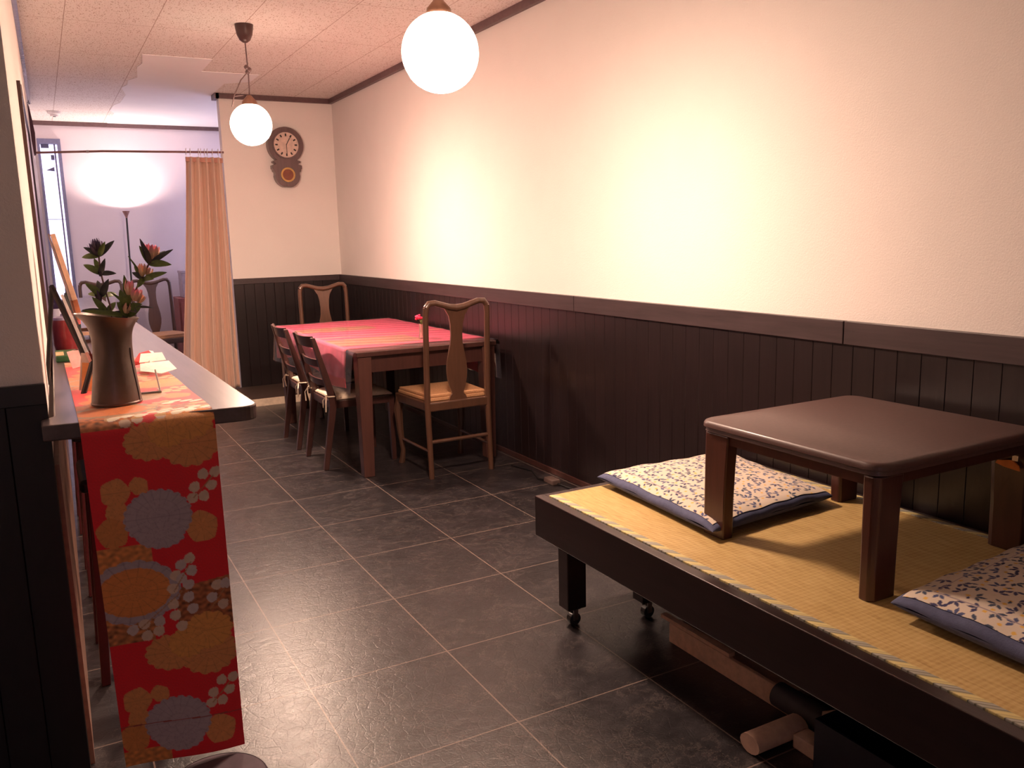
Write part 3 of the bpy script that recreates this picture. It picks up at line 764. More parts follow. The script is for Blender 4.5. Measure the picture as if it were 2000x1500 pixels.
k = .5 + .5 * np.sin(U * 2 * PI * 26); k2 = (np.sin(U * 2 * PI * 61 + 1) > .6)
Cc = np.array((.80, .56, .44))[None, None] * (1 - .08 * (k > .75))[..., None]; Cc = Cc * (1 - .12 * k2)[..., None]
Cc = Cc * (1 - .05 * fuzz(U * 30, V * 30, 8))[..., None]
Cc[(U > .0) & (U < .04)] = (.80, .55, .50)
c = grid_mesh('curtain_cloth', np.stack([Xc - .25, Yc, Zc], -1), Cc, attr_mat('curtain_weave', .85, .1, .2, 700), t)
so = c.modifiers.new('thickness', 'SOLIDIFY'); so.thickness = .002
MB().loft([[Vector((x, y, z)) for x, y, z in ((.11 - .25, -.014, 1.955), (.40 - .25, -.014, 1.95), (.40 - .25, .012, 1.95), (.11 - .25, .012, 1.955))], [Vector((x, y, z)) for x, y, z in ((.11 - .25, -.014, 1.918), (.40 - .25, -.014, 1.912), (.40 - .25, .012, 1.912), (.11 - .25, .012, 1.918))]]).build('heading_tape', plain('curtain_heading', (.50, .25, .19), .8), t)
for i, x in enumerate((.118, .150, .215, .232, .262, .285, .325, .372, .398)):
    mb = MB(); pts = [(x - .25 + .002 * math.cos(a), .010 + .013 * math.sin(a), 2.0 + .025 * math.cos(a)) for a in [2 * PI * j / 14 for j in range(15)]]
    mb.tube(pts, .0022, 5, cap=False).tube([(x - .25, .0, 1.94), (x - .25, .0, 1.975)], .002, 5); mb.build('curtain_ring', m_white, t, True)

# ---------------------------------------------------------------- dining set
def queen_anne(x, y, rz, label, first=None):
    if first:
        c = copy_tree(first); c.location = (x, y, 0); c.rotation_euler = (0, 0, rz); c['label'] = label; return c
    t = thing('dining_chair', label, 'chair', (x, y, 0), rz, 'high-backed dining chairs with vase splats')
    w = .185; mat = m_chairwood
    def back_y(z): return -.20 - .05 * max(0, (z - .42)) ** 1.1 - (.02 * (1 - z / .42) if z < .42 else 0)
    pts = [(-w, back_y(0), 0), (-w, back_y(.2), .2), (-w, back_y(.42), .42), (-w, back_y(.7), .70), (-w, back_y(.9), .905), (-w + .004, back_y(.94), .945), (-w + .022, back_y(.97), .968),
           (-w + .055, back_y(.97), .970), (-.09, back_y(.95), .958), (-.045, back_y(.94), .944), (0, back_y(.94), .938)]
    full = pts + [(-p[0], p[1], p[2]) for p in reversed(pts[:-1])]
    r_ = [.015, .016, .018, .0165, .016, .017, .0175, .0165, .0165, .018, .020]; rr = r_ + list(reversed(r_[:-1]))
    # left and right rear legs with posts, then the yoke rail
    MB().tube(full[:6], rr[:6], 10).build('rear_leg', mat, t, True)
    MB().tube(full[-6:], rr[-6:], 10).build('rear_leg', mat, t, True)
    MB().tube(full[5:-5], rr[5:-5], 10).build('crest_rail', mat, t, True)
    hw = [(.955, .085), (.92, .064), (.895, .048), (.85, .038), (.79, .034), (.74, .037), (.69, .048), (.64, .058), (.59, .062), (.545, .058), (.50, .047), (.475, .037), (.46, .034), (.45, .045), (.43, .055), (.405, .058)]
    rings = [[Vector((sx * h, back_y(z) + sy * .006 + .012 * math.sin((z - .42) * 6), z)) for sx, sy in ((-1, -1), (1, -1), (1, 1), (-1, 1))] for z, h in hw]
    MB().loft(rings).build('splat', mat, t, True)
    MB().prism([(-.19, -.215), (.19, -.215), (.215, .215), (-.215, .215)], 'z', .375, .425).build('seat_frame', mat, t, bev=.006)
    MB().prism([(-.175, -.185), (.175, -.185), (.20, .20), (-.20, .20)], 'z', .426, .445).prism([(-.165, -.175), (.178, -.18), (.195, .195), (-.196, .19)], 'z', .446, .462).build('seat_mat', m_mat, t, bev=.004)
    for s in (-1, 1):
        MB().tube([(s * .19, .19, .40), (s * .203, .205, .33), (s * .198, .198, .20), (s * .188, .192, .08), (s * .192, .205, .015), (s * .194, .21, 0)], [.026, .027, .019, .014, .018, .02], 8).build('front_leg', mat, t, True)
        MB().tube([(s * .182, -.215, .15), (s * .19, .19, .15)], .0085, 8).build('side_stretcher', mat, t, True)
    MB().tube([(-.18, -.21, .205), (.18, -.21, .205)], .0105, 8).build('rear_stretcher', mat, t, True)
    return t
qa = queen_anne(.94, .185, 0, 'tall vase-splat dining chair nearest the camera, back to us, at the table end')
queen_anne(.905, 2.14, PI, 'tall vase-splat dining chair at the far end of the dining table, facing us', qa)
queen_anne(-.04, 4.62, PI * 1.08, 'tall vase-splat chair in the far room just left of the curtain', qa)
queen_anne(-.56, 4.75, PI * .96, 'tall vase-splat chair in the far room behind the flower stems, beside the window', qa)

def ladder(x, y, rz, label, first=None):
    if first:
        c = copy_tree(first); c.location = (x, y, 0); c.rotation_euler = (0, 0, rz); c['label'] = label; return c
    t = thing('ladder_back_chair', label, 'chair', (x, y, 0), rz, 'ladder-back chairs along the left side of the dining table')
    mat = m_reddark; w = .19
    def by(z): return -.235 + .17 * z if z < .40 else -.167 - (z - .40) * .265
    for s in (-1, 1):
        R = [[Vector((s * w + a * .015, by(z) + c * d / 2, z)) for a, c in ((-1, -1), (1, -1), (1, 1), (-1, 1))] for z, d in ((0, .028), (.2, .034), (.38, .042), (.43, .042), (.6, .034), (.775, .024))]
        MB().loft(R).build('rear_leg', mat, t, True, bev=.003)
        MB().taper((s * .18, .19, 0), .026, .026, (s * .185, .185, .40), .036, .036).build('front_leg', mat, t, bev=.003)
    for z0, z1, dp in ((.715, .775, .02), (.60, .645, .018), (.485, .525, .018)):
        R = []
        for i in range(9):
            k = i / 8; xx = (k - .5) * 2 * (w - .012); cy = -.022 * (1 - (2 * k - 1) ** 2)
            lift = .008 * (2 * k - 1) ** 2 if z0 > .7 else 0
            R.append([Vector((xx, by(z) + cy + s_ * .006, z + lift * (z == z1))) for z, s_ in ((z0, -1), (z0, 1), (z1, 1), (z1, -1))])
        MB().loft(R).build('back_slat', mat, t, True)
    MB().prism([(-.19, -.185), (.19, -.185), (.20, .205), (-.20, .205)], 'z', .355, .40).build('seat_frame', mat, t, bev=.004)
    n = 22; uu = np.linspace(-1, 1, n); A, B_ = np.meshgrid(uu, uu, indexing='ij')
    top = .035 * (1 - np.abs(A) ** 3.5) ** .5 * (1 - np.abs(B_) ** 3.5) ** .5
    P = np.stack([A * .185, B_ * .185 + .012, .408 + top], -1)
    c = grid_mesh('seat_cushion', P, None, m_cream, t); so = c.modifiers.new('thickness', 'SOLIDIFY'); so.thickness = .012; so.offset = -1
    for s in (-1, 1):
        yy = by(.43)
        tb = MB().tube([(s * (w - .012), yy + .03, .425), (s * (w + .018), yy + .01, .43), (s * (w + .02), yy - .026, .432), (s * (w - .01), yy - .034, .43), (s * (w - .03), yy - .02, .43)], .0045, 6)
        tb.tube([(s * w, yy - .034, .43), (s * (w + .03), yy - .045, .40), (s * (w + .02), yy - .045, .345)], .004, 5).tube([(s * w, yy - .034, .43), (s * (w - .03), yy - .045, .405), (s * (w - .045), yy - .04, .36)], .004, 5)
        tb.build('cushion_tie', m_cream, t, True)
    return t
lc = ladder(.545, .672, -PI / 2, 'small ladder-back chair with tied cream cushion, nearer of two on the left table side')
ladder(.545, 1.245, -PI / 2 - .03, 'small ladder-back chair with tied cream cushion, farther of two on the left table side', lc)

m_tleg = wood('table_leg_wood', (.080, .032, .025), .35, 'z', .3, .25)
t = thing('dining_table', 'dark brown wooden dining table under a red cloth and clear sheet', 'table', (.86, 1.06, 0))
tx, ty = .43, .885
MB().box(-tx, tx, -ty, ty, .682, .710).build('tabletop', m_reddark, t, bev=.004)
MB().box(-tx + .03, tx - .03, -ty + .03, -ty + .05, .59, .682).build('apron', m_reddark, t)
MB().box(-tx + .03, tx - .03, ty - .05, ty - .03, .59, .682).build('apron', m_reddark, t)
for s in (-1, 1):
    MB().box(min(s * (tx - .03), s * (tx - .05)), max(s * (tx - .03), s * (tx - .05)), -ty + .05, ty - .05, .59, .682).build('apron', m_reddark, t)
    for q_ in (-1, 1):
        MB().taper((s * (tx - .045), q_ * (ty - .045), 0), .062, .062, (s * (tx - .048), q_ * (ty - .048), .682), .08, .08).build('leg', m_tleg, t, bev=.004)

# red patterned cloth across the table, hanging at both long sides
n, m_ = 210, 170
S_ = np.linspace(-.70, .70, n); T_ = np.linspace(.33, 1.97, m_)
SS, TT = np.meshgrid(S_, T_, indexing='ij')
over = (np.abs(SS) - .434).clip(min=0)
Xt = np.sign(SS) * np.minimum(np.abs(SS), .434) + np.sign(SS) * np.minimum(over, .01) * .5
# hanging parts end in points at the near and far corners
k = (TT - .33) / 1.64
cut = .225 + .02 * np.sin(k * 7) - .06 * np.exp(-((k - .5) / .28) ** 2) * .8
drop = over * (cut / .266)
Zt = .7125 - drop + .0012 * np.sin(TT * 23 + SS * 11)
Yt = TT + over * .12 * np.sign(.33 + .82 - TT) * -.6 + over * .25 * (k < .03)
Xt = Xt + np.sign(SS) * over * .05 * np.sin(TT * 12) + np.sign(SS) * over * .04
Ct = np.empty(SS.shape + (3,)); Ct[:] = (.66, .075, .16)
fz = fuzz(SS, TT, 60, 1, 5); Ct *= (1 + .10 * fz)[..., None]
olive, darkb, tanb = (.26, .17, .06), (.07, .05, .09), (.52, .26, .13)
for c0, hw_, ln in ((.64, .19, .26), (1.42, .13, .26)):
    ins = (np.abs(TT - c0) < hw_ * (1 - .9 * np.abs(SS + .16) ** 1.2)) & (np.abs(SS + .16) < ln)
    st_ = ((TT - c0) * 26 + .4 * np.sin(SS * 14)) % 1
    a = ins & (st_ < .42); Ct[a] = olive
    a = ins & (st_ >= .42) & (st_ < .55) & (np.sin(SS * 55 + TT * 40) > -.2); Ct[a] = darkb if c0 < 1 else olive
    a = ins & (st_ > .75); Ct[a] = tanb
b1 = (TT < .36) | (TT > 1.94); Ct[b1] = (.40, .02, .05)
b2 = (np.abs((TT - .95)) < .012); Ct[b2] = (.70, .22, .16)
hang = (over > .2); Ct[hang] = np.array((.68, .06, .07)) * 1
P = np.stack([Xt, Yt - 1.06, Zt], -1)
o = grid_mesh('red_tablecloth', P + np.array((0, 0, -.70)), Ct, attr_mat('red_cloth', .5, .5, .1, 500))
o.location = (.86, 1.06, .70); so = o.modifiers.new('thickness', 'SOLIDIFY'); so.thickness = .0012
tag(o, 'magenta red patterned cloth laid across the dining table, hanging in points', 'tablecloth')
# clear vinyl sheet over everything
n, m_ = 70, 90
S_ = np.linspace(-.70, .70, n); T_ = np.linspace(-1, 1, m_)
SS, TT = np.meshgrid(S_, T_, indexing='ij'); over = (np.abs(SS) - .440).clip(min=0)
Xt = np.sign(SS) * np.minimum(np.abs(SS), .440) + np.sign(SS) * (np.minimum(over, .02) * .5 + over * (.10 + .03 * np.sin(TT * 15)))
Yt = TT * .888 + np.sign(TT) * -.10 * over * (np.abs(TT) > .9)
Zt = .7175 - over * .94 + .0008 * np.sin(TT * 40 + SS * 17)
o = grid_mesh('clear_table_sheet', np.stack([Xt, Yt, Zt - .70], -1), None, clear_mat('clear_vinyl', (.97, .96, .97), .10, .15, .05, (.75, .7, .8)))
o.location = (.86, 1.06, .70); tag(o, 'clear glossy vinyl sheet covering the whole dining table and hanging down', 'tablecloth')
# little glass with a pink flower
t = thing('flower_glass', 'small pinkish glass holding one flower on the dining table', 'vase', (.965, .52, .719))
MB().lathe([(0, 0), (.022, 0), (.022, .01), (.017, .04), (.019, .085), (.017, .085), (.014, .04), (.001, .012)], n=20).build('glass_body', clear_mat('pinkish_glass', (.95, .80, .80), .3, .1, .35, (.8, .45, .42)), t, True)
t = thing('pink_flower', 'bright pink flower with green leaves standing in the small glass', 'flower', (.965, .52, .74))
MB().tube([(0, 0, -.01), (-.004, 0, .06), (-.018, .0, .098)], .0018, 6).build('stem', m_leaf, t, True)
mb = MB(); blade(mb, (-.003, 0, .055), (.022, .0, .085), .008); blade(mb, (-.003, 0, .06), (.002, .01, .105), .007); blade(mb, (-.003, 0, .055), (-.012, -.01, .083), .006); mb.build('leaves', m_leaf, t, True)
mb = MB(); rr_ = random.Random(3)
for i in range(16):
    a = i * 2.4; rd = .018 * math.sqrt(i / 16) + .003
    mb.sphere((-.018 + rd * math.cos(a), rd * math.sin(a), .104 + .012 * (1 - i / 16) - .012 * (i % 3) * .5), .0085, 8, (1, 1, .8))
mb.build('bloom', plain('hot_pink_petals', (.80, .03, .12), .5), t, True)

# ---------------------------------------------------------------- tatami bench
BX0, BX1, BY1, BY0, ZB = .41, 1.352, -1.77, -4.60, .42
t = thing('tatami_bench', 'low dark wooden platform bench topped with tatami along the right wall', 'bench', (.88, -3.1, 0))
bx, by_ = .88, -3.1
def rb(x0, x1, y0, y1): return (x0 - bx, x1 - bx, y0 - by_, y1 - by_)
MB().box(*rb(BX0, BX0 + .037, BY0, BY1), .275, ZB).build('front_rail', m_benchwood, t, bev=.003)
MB().box(*rb(BX1 - .025, BX1, BY0, BY1), .275, ZB).build('rear_rail', m_benchwood, t, bev=.003)
MB().box(*rb(BX0 + .037, BX1 - .025, BY1 - .035, BY1), .275, ZB - .0005).build('end_rail', wood('bench_dark_wood_cross', (.020, .009, .009), .30, 'x', .35, .3), t, bev=.003)
MB().box(*rb(BX0 + .037, BX1 - .025, BY0, BY0 + .035), .275, ZB - .0005).build('end_rail', m_benchwood, t, bev=.003)
MB().box(*rb(BX0 + .037, BX1 - .025, BY0 + .035, BY1 - .035), .36, .375).build('base_board', m_black, t)
m_caster = plain('black_rubber_metal', (.03, .03, .03), .35)
for (x, y) in ((.4505, -1.945), (1.29, -1.945), (.4505, -4.40), (1.29, -4.40), (.70, -2.03)):
    l = MB().box(x - .037 - bx, x + .037 - bx, y - .03 - by_, y + .03 - by_, .065, .274 if x != .70 else .36).build('leg', m_benchwood, t, bev=.003)
    cm = MB().box(x - .02 - bx, x + .02 - bx, y - .018 - by_, y + .018 - by_, .058, .066)
    cm.xf(Matrix()).build('caster_plate', m_steel, l)
    cm = MB().prism(circ(x - bx + .004, .022, .022, 20), 'y', y - by_ - .012, y - by_ + .012); cm.build('caster_wheel', m_caster, l, bev=.002)
    MB().box(x - .006 - bx, x + .012 - bx, y - .017 - by_, y - .013 - by_, .02, .06).box(x - .006 - bx, x + .012 - bx, y + .013 - by_, y + .017 - by_, .02, .06).build('caster_fork', m_steel, l)
def tatami_mat():
    m, nt, b = new_mat('tatami_rush')
    pos = N(nt, 'ShaderNodeNewGeometry').outputs['Position']; sp = N(nt, 'ShaderNodeSeparateXYZ'); nt.links.new(pos, sp.inputs[0])
    X, Y = sp.outputs[0], sp.outputs[1]
    rib = math_n(nt, 'SINE', math_n(nt, 'MULTIPLY', Y, 2 * PI / .0145))
    rush = math_n(nt, 'SINE', math_n(nt, 'MULTIPLY', X, 2 * PI / .0095))
    n_ = noise(nt, 120, 3, .7, vec=pos, stretch=(1, .12, 1)); n2 = noise(nt, 9, 3, .6, vec=pos)
    f = math_n(nt, 'ADD', math_n(nt, 'MULTIPLY', rib, .085), math_n(nt, 'MULTIPLY', rush, .03))
    f = math_n(nt, 'ADD', math_n(nt, 'ADD', f, n_), math_n(nt, 'MULTIPLY', n2, .3))
    nt.links.new(ramp(nt, f, [(.35, (.36, .23, .08)), (.62, (.48, .33, .125)), (.95, (.58, .42, .185))]), b.inputs['Base Color'])
    b.inputs['Roughness'].default_value = .55; b.inputs['Specular IOR Level'].default_value = .35
    bump(nt, b, f, .0012, .6)
    return m
def heri_mat():
    m, nt, b = new_mat('patterned_border')
    pos = N(nt, 'ShaderNodeNewGeometry').outputs['Position']; sp = N(nt, 'ShaderNodeSeparateXYZ'); nt.links.new(pos, sp.inputs[0])
    u = math_n(nt, 'FRACT', math_n(nt, 'ADD', math_n(nt, 'DIVIDE', math_n(nt, 'ADD', sp.outputs[1], math_n(nt, 'MULTIPLY', sp.outputs[0], 1.25)), .0725), 100))
    r = N(nt, 'ShaderNodeValToRGB'); r.color_ramp.interpolation = 'CONSTANT'; nt.links.new(u, r.inputs[0])
    st = [(0, (.16, .15, .10)), (.06, (.33, .32, .26)), (.24, (.15, .14, .10)), (.30, (.36, .35, .30)), (.46, (.15, .14, .10)), (.50, (.55, .46, .20)), (.66, (.44, .36, .16)), (.72, (.62, .52, .22)), (.92, (.42, .36, .18))]
    e = r.color_ramp.elements
    while len(e) < len(st): e.new(.5)
    for i, (p, c) in enumerate(st): e[i].position = p; e[i].color = (*c, 1)
    nt.links.new(r.outputs[0], b.inputs['Base Color']); b.inputs['Roughness'].default_value = .6
    return m
m_heri = heri_mat()
MB().box(*rb(BX0 + .066, BX1 - .055, BY0 + .036, BY1 - .036), .375, ZB + .003).build('tatami', tatami_mat(), t, bev=.002)
MB().box(*rb(BX0 + .038, BX0 + .0665, BY0 + .036, BY1 - .036), .375, ZB + .004).build('tatami_border', m_heri, t, bev=.002)
MB().box(*rb(BX1 - .0555, BX1 - .026, BY0 + .036, BY1 - .036), .375, ZB + .004).build('tatami_border', m_heri, t, bev=.002)

# low kotatsu table on the tatami
KX0, KX1, KY0, KY1, KZ = .640, 1.300, -2.985, -2.352, .772
t = thing('kotatsu_table', 'low brown kotatsu table with rounded corners standing on the tatami', 'table', ((KX0 + KX1) / 2, (KY0 + KY1) / 2, ZB + .003))
kx, ky, kz = (KX0 + KX1) / 2, (KY0 + KY1) / 2, ZB + .003
def rrect(hx, hy, r, n=7):
    out = []
    for cx, cy, a0 in ((hx - r, hy - r, 0), (-hx + r, hy - r, PI / 2), (-hx + r, -hy + r, PI), (hx - r, -hy + r, 1.5 * PI)):
        for i in range(n + 1):
            a = a0 + PI / 2 * i / n; out.append((cx + r * math.cos(a), cy + r * math.sin(a)))
    return out
hx, hy = (KX1 - KX0) / 2, (KY1 - KY0) / 2; T0 = KZ - kz
rings = []
for ins, z in ((.012, T0 - .036), (.004, T0 - .032), (.006, T0 - .022), (0, T0 - .019), (0, T0 - .010), (.0035, T0 - .003), (.009, T0)):
    rings.append([Vector((x, y, z)) for x, y in rrect(hx - ins, hy - ins, .042)])
MB().loft(rings).build('tabletop', m_kottop, t, True)
for s, nm in ((-1, 0), (1, 0)):
    MB().box(*(sorted((s * (hx - .018), s * (hx - .036)))), -hy + .05, hy - .05, T0 - .062, T0 - .036).build('apron', m_kot, t)
    MB().box(-hx + .05, hx - .05, *(sorted((s * (hy - .018), s * (hy - .036)))), T0 - .062, T0 - .036).build('apron', m_kot, t)
MB().box(-.20, .17, -hy + .09, hy - .13, T0 - .078, T0 - .040).build('heater_grille', m_black, t, bev=.004)
for sx in (-1, 1):
    for sy in (-1, 1):
        cx, cy = sx * (hx - .012), sy * (hy - .012); L = .096; w_ = .048
        pin = (sx * sy == 1)
        def sec(z, k):
            # L-leaning wedge section, wide along y, flaring to the top
            a = (.085 if pin else .042) * (1 + .12 * k); b_ = (.038 if pin else .095) * (1 + .12 * k)
            x0, y0 = cx + sx * .004 * (1 - k), cy
            r_ = .012
            pts = [(x0 - sx * a, y0), (x0 - sx * r_, y0), (x0, y0 - sy * r_), (x0, y0 - sy * b_), (x0 - sx * a * .9, y0 - sy * b_), (x0 - sx * a, y0 - sy * b_ * .85)]
            return [Vector((p[0], p[1], z)) for p in pts]
        l = MB().loft([sec(z, k) for z, k in ((0, .0), (.12, .12), (.22, .4), (T0 - .05, .75), (T0 - .036, .85))]).build('leg', m_kot, t, bev=.004)
        if sx == 1 and sy == -1:
            x0 = cx - .0545
            MB().prism([(cy + .07, T0 - .093), (cy + .03, T0 - .085), (cy + .012, T0 - .098), (cy + .008, T0 - .112), (cy + .05, T0 - .108), (cy + .075, T0 - .102)], 'x', x0 - .003, x0 + .002).build('orange_sticker', plain('orange_sticker', (.75, .22, .04), .5), l)
            MB().box(x0 - .006, x0 - .001, cy + .012, cy + .028, T0 - .085, T0 - .07).build('metal_bolt', m_steel, l)

# ---------------------------------------------------------------- floor cushions
def leaf_print(nu, nv, su, sv, seed):
    U, V = np.meshgrid(np.linspace(0, su, nu), np.linspace(0, sv, nv), indexing='ij')
    C = np.empty(U.shape + (3,), np.float32); C[:] = (.66, .57, .47)
    r = np.random.RandomState(seed); navy = [(.045, .045, .12), (.07, .09, .20), (.05, .07, .12)]; yel = (.75, .46, .10)
    def ell(cx, cy, a, L, w, col):
        c, s_ = math.cos(a), math.sin(a)
        i0 = max(0, int((cx - L) / su * nu)); i1 = min(nu, int((cx + L) / su * nu) + 2); j0 = max(0, int((cy - L) / sv * nv)); j1 = min(nv, int((cy + L) / sv * nv) + 2)
        if i1 <= i0 or j1 <= j0: return
        x = U[i0:i1, j0:j1] - cx; y = V[i0:i1, j0:j1] - cy
        u = x * c + y * s_; v = -x * s_ + y * c; q = np.abs(u / L); msk = (q < 1) & (np.abs(v) < w * (1 - q ** 1.6))
        C[i0:i1, j0:j1][msk] = col
    pitch = .047
    for i in range(int(su / pitch) + 1):
        for j in range(int(sv / pitch) + 1):
            cx = (i + .5 * (j % 2)) * pitch + r.uniform(-.006, .006); cy = j * pitch + r.uniform(-.006, .006); a0 = r.rand() * 6.28; col = navy[r.randint(3)]
            for k, (da, L) in enumerate(((0, .0130), (1.1, .0118), (-1.05, .0118))):
                a = a0 + da; ell(cx + math.cos(a) * .0140, cy + math.sin(a) * .0140, a, L, .0052, col)
            a = a0 + 2.6 + r.rand(); ell(cx + math.cos(a) * .017, cy + math.sin(a) * .017, r.rand() * 3, .0062, .006, yel if r.rand() < .75 else (.62, .55, .42))
            if r.rand() < .6:
                a = a0 + 3.9; ell(cx + math.cos(a) * .019, cy + math.sin(a) * .019, a + .8, .009, .0038, navy[r.randint(3)])
    # ruled frame line
    e = .052
    for d in (np.abs(U - e), np.abs(U - su + e)): C[(d < .0013) & (V > e) & (V < sv - e)] = (.35, .28, .30)
    for d in (np.abs(V - e), np.abs(V - sv + e)): C[(d < .0013) & (U > e) & (U < su - e)] = (.35, .28, .30)
    return C
m_print = attr_mat('printed_cotton', .8, .15, .1, 900)
m_blue = plain('slate_blue_cotton', (.065, .075, .15), .8, nz=60, amt=.12, bmp=.001, bscale=200)
def zabuton(corners, z0, h, label, seed):
    q = [Vector((c[0], c[1], 0)) for c in corners]; ce = sum(q, Vector()) / 4
    t = thing('floor_cushion', label, 'cushion', (ce.x, ce.y, z0), group='leaf-printed floor cushions on the tatami')
    qn = [np.array((c.x - ce.x, c.y - ce.y)) for c in q]
    def surf(U, V, inset, top):
        a, b_ = U * 2 - 1, V * 2 - 1
        f = (1 - np.abs(a) ** 3.2).clip(min=0) ** .42 * (1 - np.abs(b_) ** 3.2).clip(min=0) ** .42
        pull = .025 * ((1 - a ** 2) * np.abs(b_) ** 3 + 0)       # sides bow in between the corner ears
        pb = .025 * ((1 - b_ ** 2) * np.abs(a) ** 3)
        aa = a * (1 - pb * 1.2); bb = b_ * (1 - pull * 1.2); UU, VV = (aa + 1) / 2, (bb + 1) / 2
        XY = (1 - UU)[..., None] * (1 - VV)[..., None] * qn[0] + UU[..., None] * (1 - VV)[..., None] * qn[1] + UU[..., None] * VV[..., None] * qn[2] + (1 - UU)[..., None] * VV[..., None] * qn[3]
        wob = .0022 * np.sin(U * 23 + V * 5) * np.abs(b_) ** 2 + .0022 * np.sin(V * 27) * np.abs(a) ** 2 + .002 * np.sin(U * 9 + V * 7)
        mid = h * .42
        Z = mid + (h - mid) * f + wob if top else mid - mid * np.minimum(1, f * 1.25)
        return np.concatenate([XY, Z[..., None]], -1)
    e = 1.0
    n = 90; L = np.linspace(0, 1, n); U, V = np.meshgrid(L, L, indexing='ij')
    L2 = .5 - .5 * np.cos(PI * L); U2, V2 = np.meshgrid(L2, L2, indexing='ij')
    g = grid_mesh('cushion_body', surf(U2, V2, 0, True), None, m_blue, t)
    g = grid_mesh('cushion_underside', surf(U2, V2, 0, False), None, m_blue, t)
    su = (q[1] - q[0]).length; sv = (q[3] - q[0]).length
    nu, nv = int(su / .0024), int(sv / .0024)
    U, V = np.meshgrid(np.linspace(.028, .972, nu), np.linspace(.028, .972, nv), indexing='ij')
    P = surf(U, V, 0, True); P[..., 2] += .0022
    a_, b_ = U * 2 - 1, V * 2 - 1
    grid_mesh('printed_panel', P, leaf_print(nu, nv, su, sv, seed), m_print, t)
    return t
zabuton([(.655, -1.800), (.612, -2.455), (1.165, -2.41), (1.250, -1.815)], ZB + .004, .074, 'leaf-printed floor cushion at the far end of the tatami bench, whole in view', 7)
zabuton([(.622, -3.045), (.605, -3.66), (1.22, -3.62), (1.262, -2.99)], ZB + .004, .088, 'leaf-printed floor cushion in front of the kotatsu table, cut by the right edge', 11)

# ---------------------------------------------------------------- things under the bench
t = thing('wooden_tray', 'long shallow pale wooden tray on the floor under the bench', 'tray', (.83, -2.47, 0))
MB().box(-.165, .165, -.24, .24, 0, .012).build('tray_bottom', m_lightwood, t)
MB().box(-.18, -.165, -.255, .255, 0, .065).build('side_board', m_lightwood, t, bev=.002)
MB().box(.165, .18, -.255, .255, 0, .065).build('side_board', m_lightwood, t, bev=.002)
for y in (-.255, .24): MB().box(-.165, .165, y, y + .015, 0, .065).build('end_board', m_lightwood, t, bev=.002)
MB().box(-.178, -.155, -.02, .30, .066, .078).build('lid_strip', m_lightwood, t)
t = thing('wooden_floor_stand', 'pale wooden cross-footed stand lying under the bench front', 'stand', (.56, -2.80, 0))
m_pw = plain('dusty_pale_wood', (.55, .36, .27), .6)
MB().loft([[Vector((x, .0 + .034 * math.cos(a), .028 + .026 * math.sin(a))) for a in [2 * PI * k / 14 for k in range(14)]] for x in (-.125, .05)]).build('round_foot', m_pw, t, True)
MB().box(-.01, .045, -.19, -.035, 0, .038).build('cross_foot', m_pw, t, bev=.004)
MB().tube([(.09, -.05, .06), (.13, -.13, .10)], .017, 8).build('strut', m_pw, t, True)
t = thing('dark_roller', 'dark round roller end lying behind the wooden floor stand', 'roller', (.72, -2.80, 0))
MB().loft([[Vector((.035 * math.cos(a) - .06, y, .04 + .035 * math.sin(a))) for a in [2 * PI * k / 20 for k in range(20)]] for y in (-.08, .12)]).build('roller_body', plain('charcoal_rubber', (.05, .042, .04), .6), t, True)
t = thing('storage_crate', 'black plastic storage crate on the floor under the near bench part', 'crate', (.72, -3.12, 0))
MB().prism([(-.20, -.19), (.20, -.19), (.20, .19), (-.20, .19)], 'z', 0, .006).build('crate_base', m_black, t)
for x0, x1, y0, y1 in ((-.20, -.194, -.19, .19), (.194, .20, -.19, .19), (-.194, .194, -.19, -.184), (-.194, .194, .184, .19)): MB().box(x0, x1, y0, y1, .006, .14).build('crate_side', plain('navy_black_plastic', (.014, .014, .022), .3), t)
t = thing('floor_cable', 'dark cable and plug lying on the floor by the right wall', 'cable', (1.27, -.47, 0))
MB().tube([(-.02, .42, .006), (.02, .25, .006), (-.03, .10, .006), (.0, .0, .008), (.03, -.25, .006), (.05, -.7, .006)], .0055, 6).build('cord', m_black, t, True)
MB().box(-.028, .022, -.05, .045, 0, .028, .006).build('adapter', plain('grey_brown_plastic', (.12, .08, .07), .4), t)

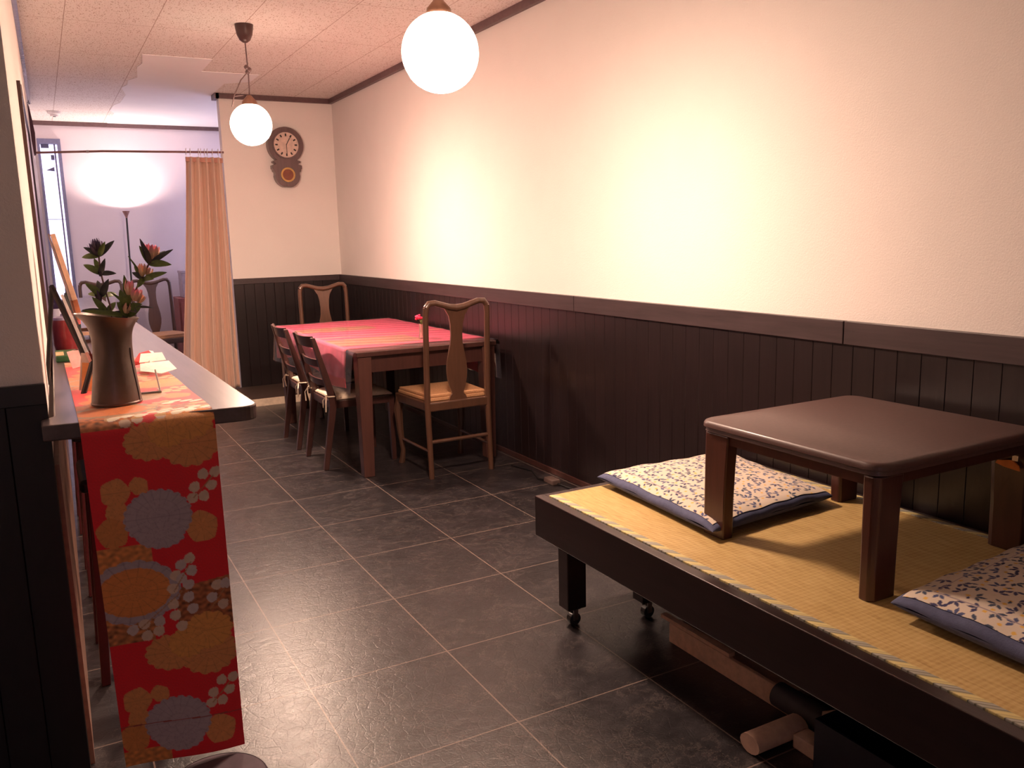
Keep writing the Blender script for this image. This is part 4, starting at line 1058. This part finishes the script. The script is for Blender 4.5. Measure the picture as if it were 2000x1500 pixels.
# ---------------------------------------------------------------- bar stools under the counter
def stool(x, y, label, first=None):
    if first:
        c = copy_tree(first); c.location = (x, y, 0); c['label'] = label; return c
    t = thing('bar_stool', label, 'stool', (x, y, 0), 0, 'dark red bar stools under the counter')
    for sx in (-1, 1):
        for sy in (-1, 1):
            MB().taper((sx * .14, sy * .16, 0), .026, .026, (sx * .115, sy * .12, .60), .034, .034).build('leg', m_stoolw, t, bev=.003)
    for z, s_ in ((.20, .148), (.36, .138)):
        for sy in (-1, 1): MB().box(-.125, .125, sy * s_ - .008, sy * s_ + .008, z, z + .022).build('rung', m_stoolw, t)
    MB().box(-.15, .15, -.15, .15, .60, .64).build('seat', m_black, t, bev=.012)
    return t
m_stoolw = plain('dark_red_stool_wood', (.09, .015, .018), .35)
s1 = stool(-.84, -1.38, 'dark red bar stool right behind the hanging runner')
stool(-.84, -.62, 'dark red bar stool second from the hanging runner, under the counter', s1)
stool(-.84, .20, 'dark red bar stool farthest from the hanging runner, under the counter', s1)

# ---------------------------------------------------------------- far room furniture and small fittings
t = thing('far_cabinet', 'low reddish brown cabinet in the far room, half behind the curtain', 'cabinet', (.40, 5.28, 0))
MB().box(-.22, .25, -.2, .2, 0, .76).build('cabinet_body', plain('red_brown_cabinet', (.30, .09, .08), .5), t, bev=.004)
MB().box(-.20, -.005, -.212, -.2, .05, .72).build('door', plain('red_brown_cabinet_door', (.34, .11, .09), .5), t)
MB().box(.005, .23, -.212, -.2, .05, .72).build('door', plain('red_brown_cabinet_door2', (.34, .11, .09), .5), t)
t = thing('grey_box', 'pale grey box standing on top of the far cabinet', 'box', (.40, 5.28, .762))
MB().box(-.16, .16, -.12, .12, 0, .25).build('box_body', plain('lilac_grey_card', (.42, .36, .42), .6), t, bev=.004)
MB().box(-.165, .165, -.125, .125, .25, .275).build('lid', plain('lilac_grey_lid', (.48, .42, .48), .6), t, bev=.003)
t = thing('smoke_detector', 'small round white smoke detector on the far room ceiling', 'smoke detector', (-.77, 4.88, ZC))
MB().lathe([(.0, -.045), (.03, -.045), (.035, -.03), (.055, -.02), (.058, -.001)], n=24).build('detector_body', m_white, t, True)
MB().lathe([(.0, -.050), (.012, -.049), (.014, -.045)], n=16).build('sensor_cap', m_black, t, True)

t = thing('round_floor_mat', 'dark purple-grey round mat on the tiles at the bottom edge, below the runner', 'mat', (-.775, -2.245, 0))
MB().lathe([(0, 0), (.115, 0), (.122, .008), (.118, .022), (.09, .028), (0, .028)], n=40).build('mat_body', plain('plum_grey_felt', (.075, .05, .065), .8), t, True)
MB().lathe([(.117, .0235), (.1205, .020), (.1235, .012), (.1235, .008)], n=40, cap=False).build('mat_edge', plain('plum_edge', (.05, .03, .045), .7), t, True)
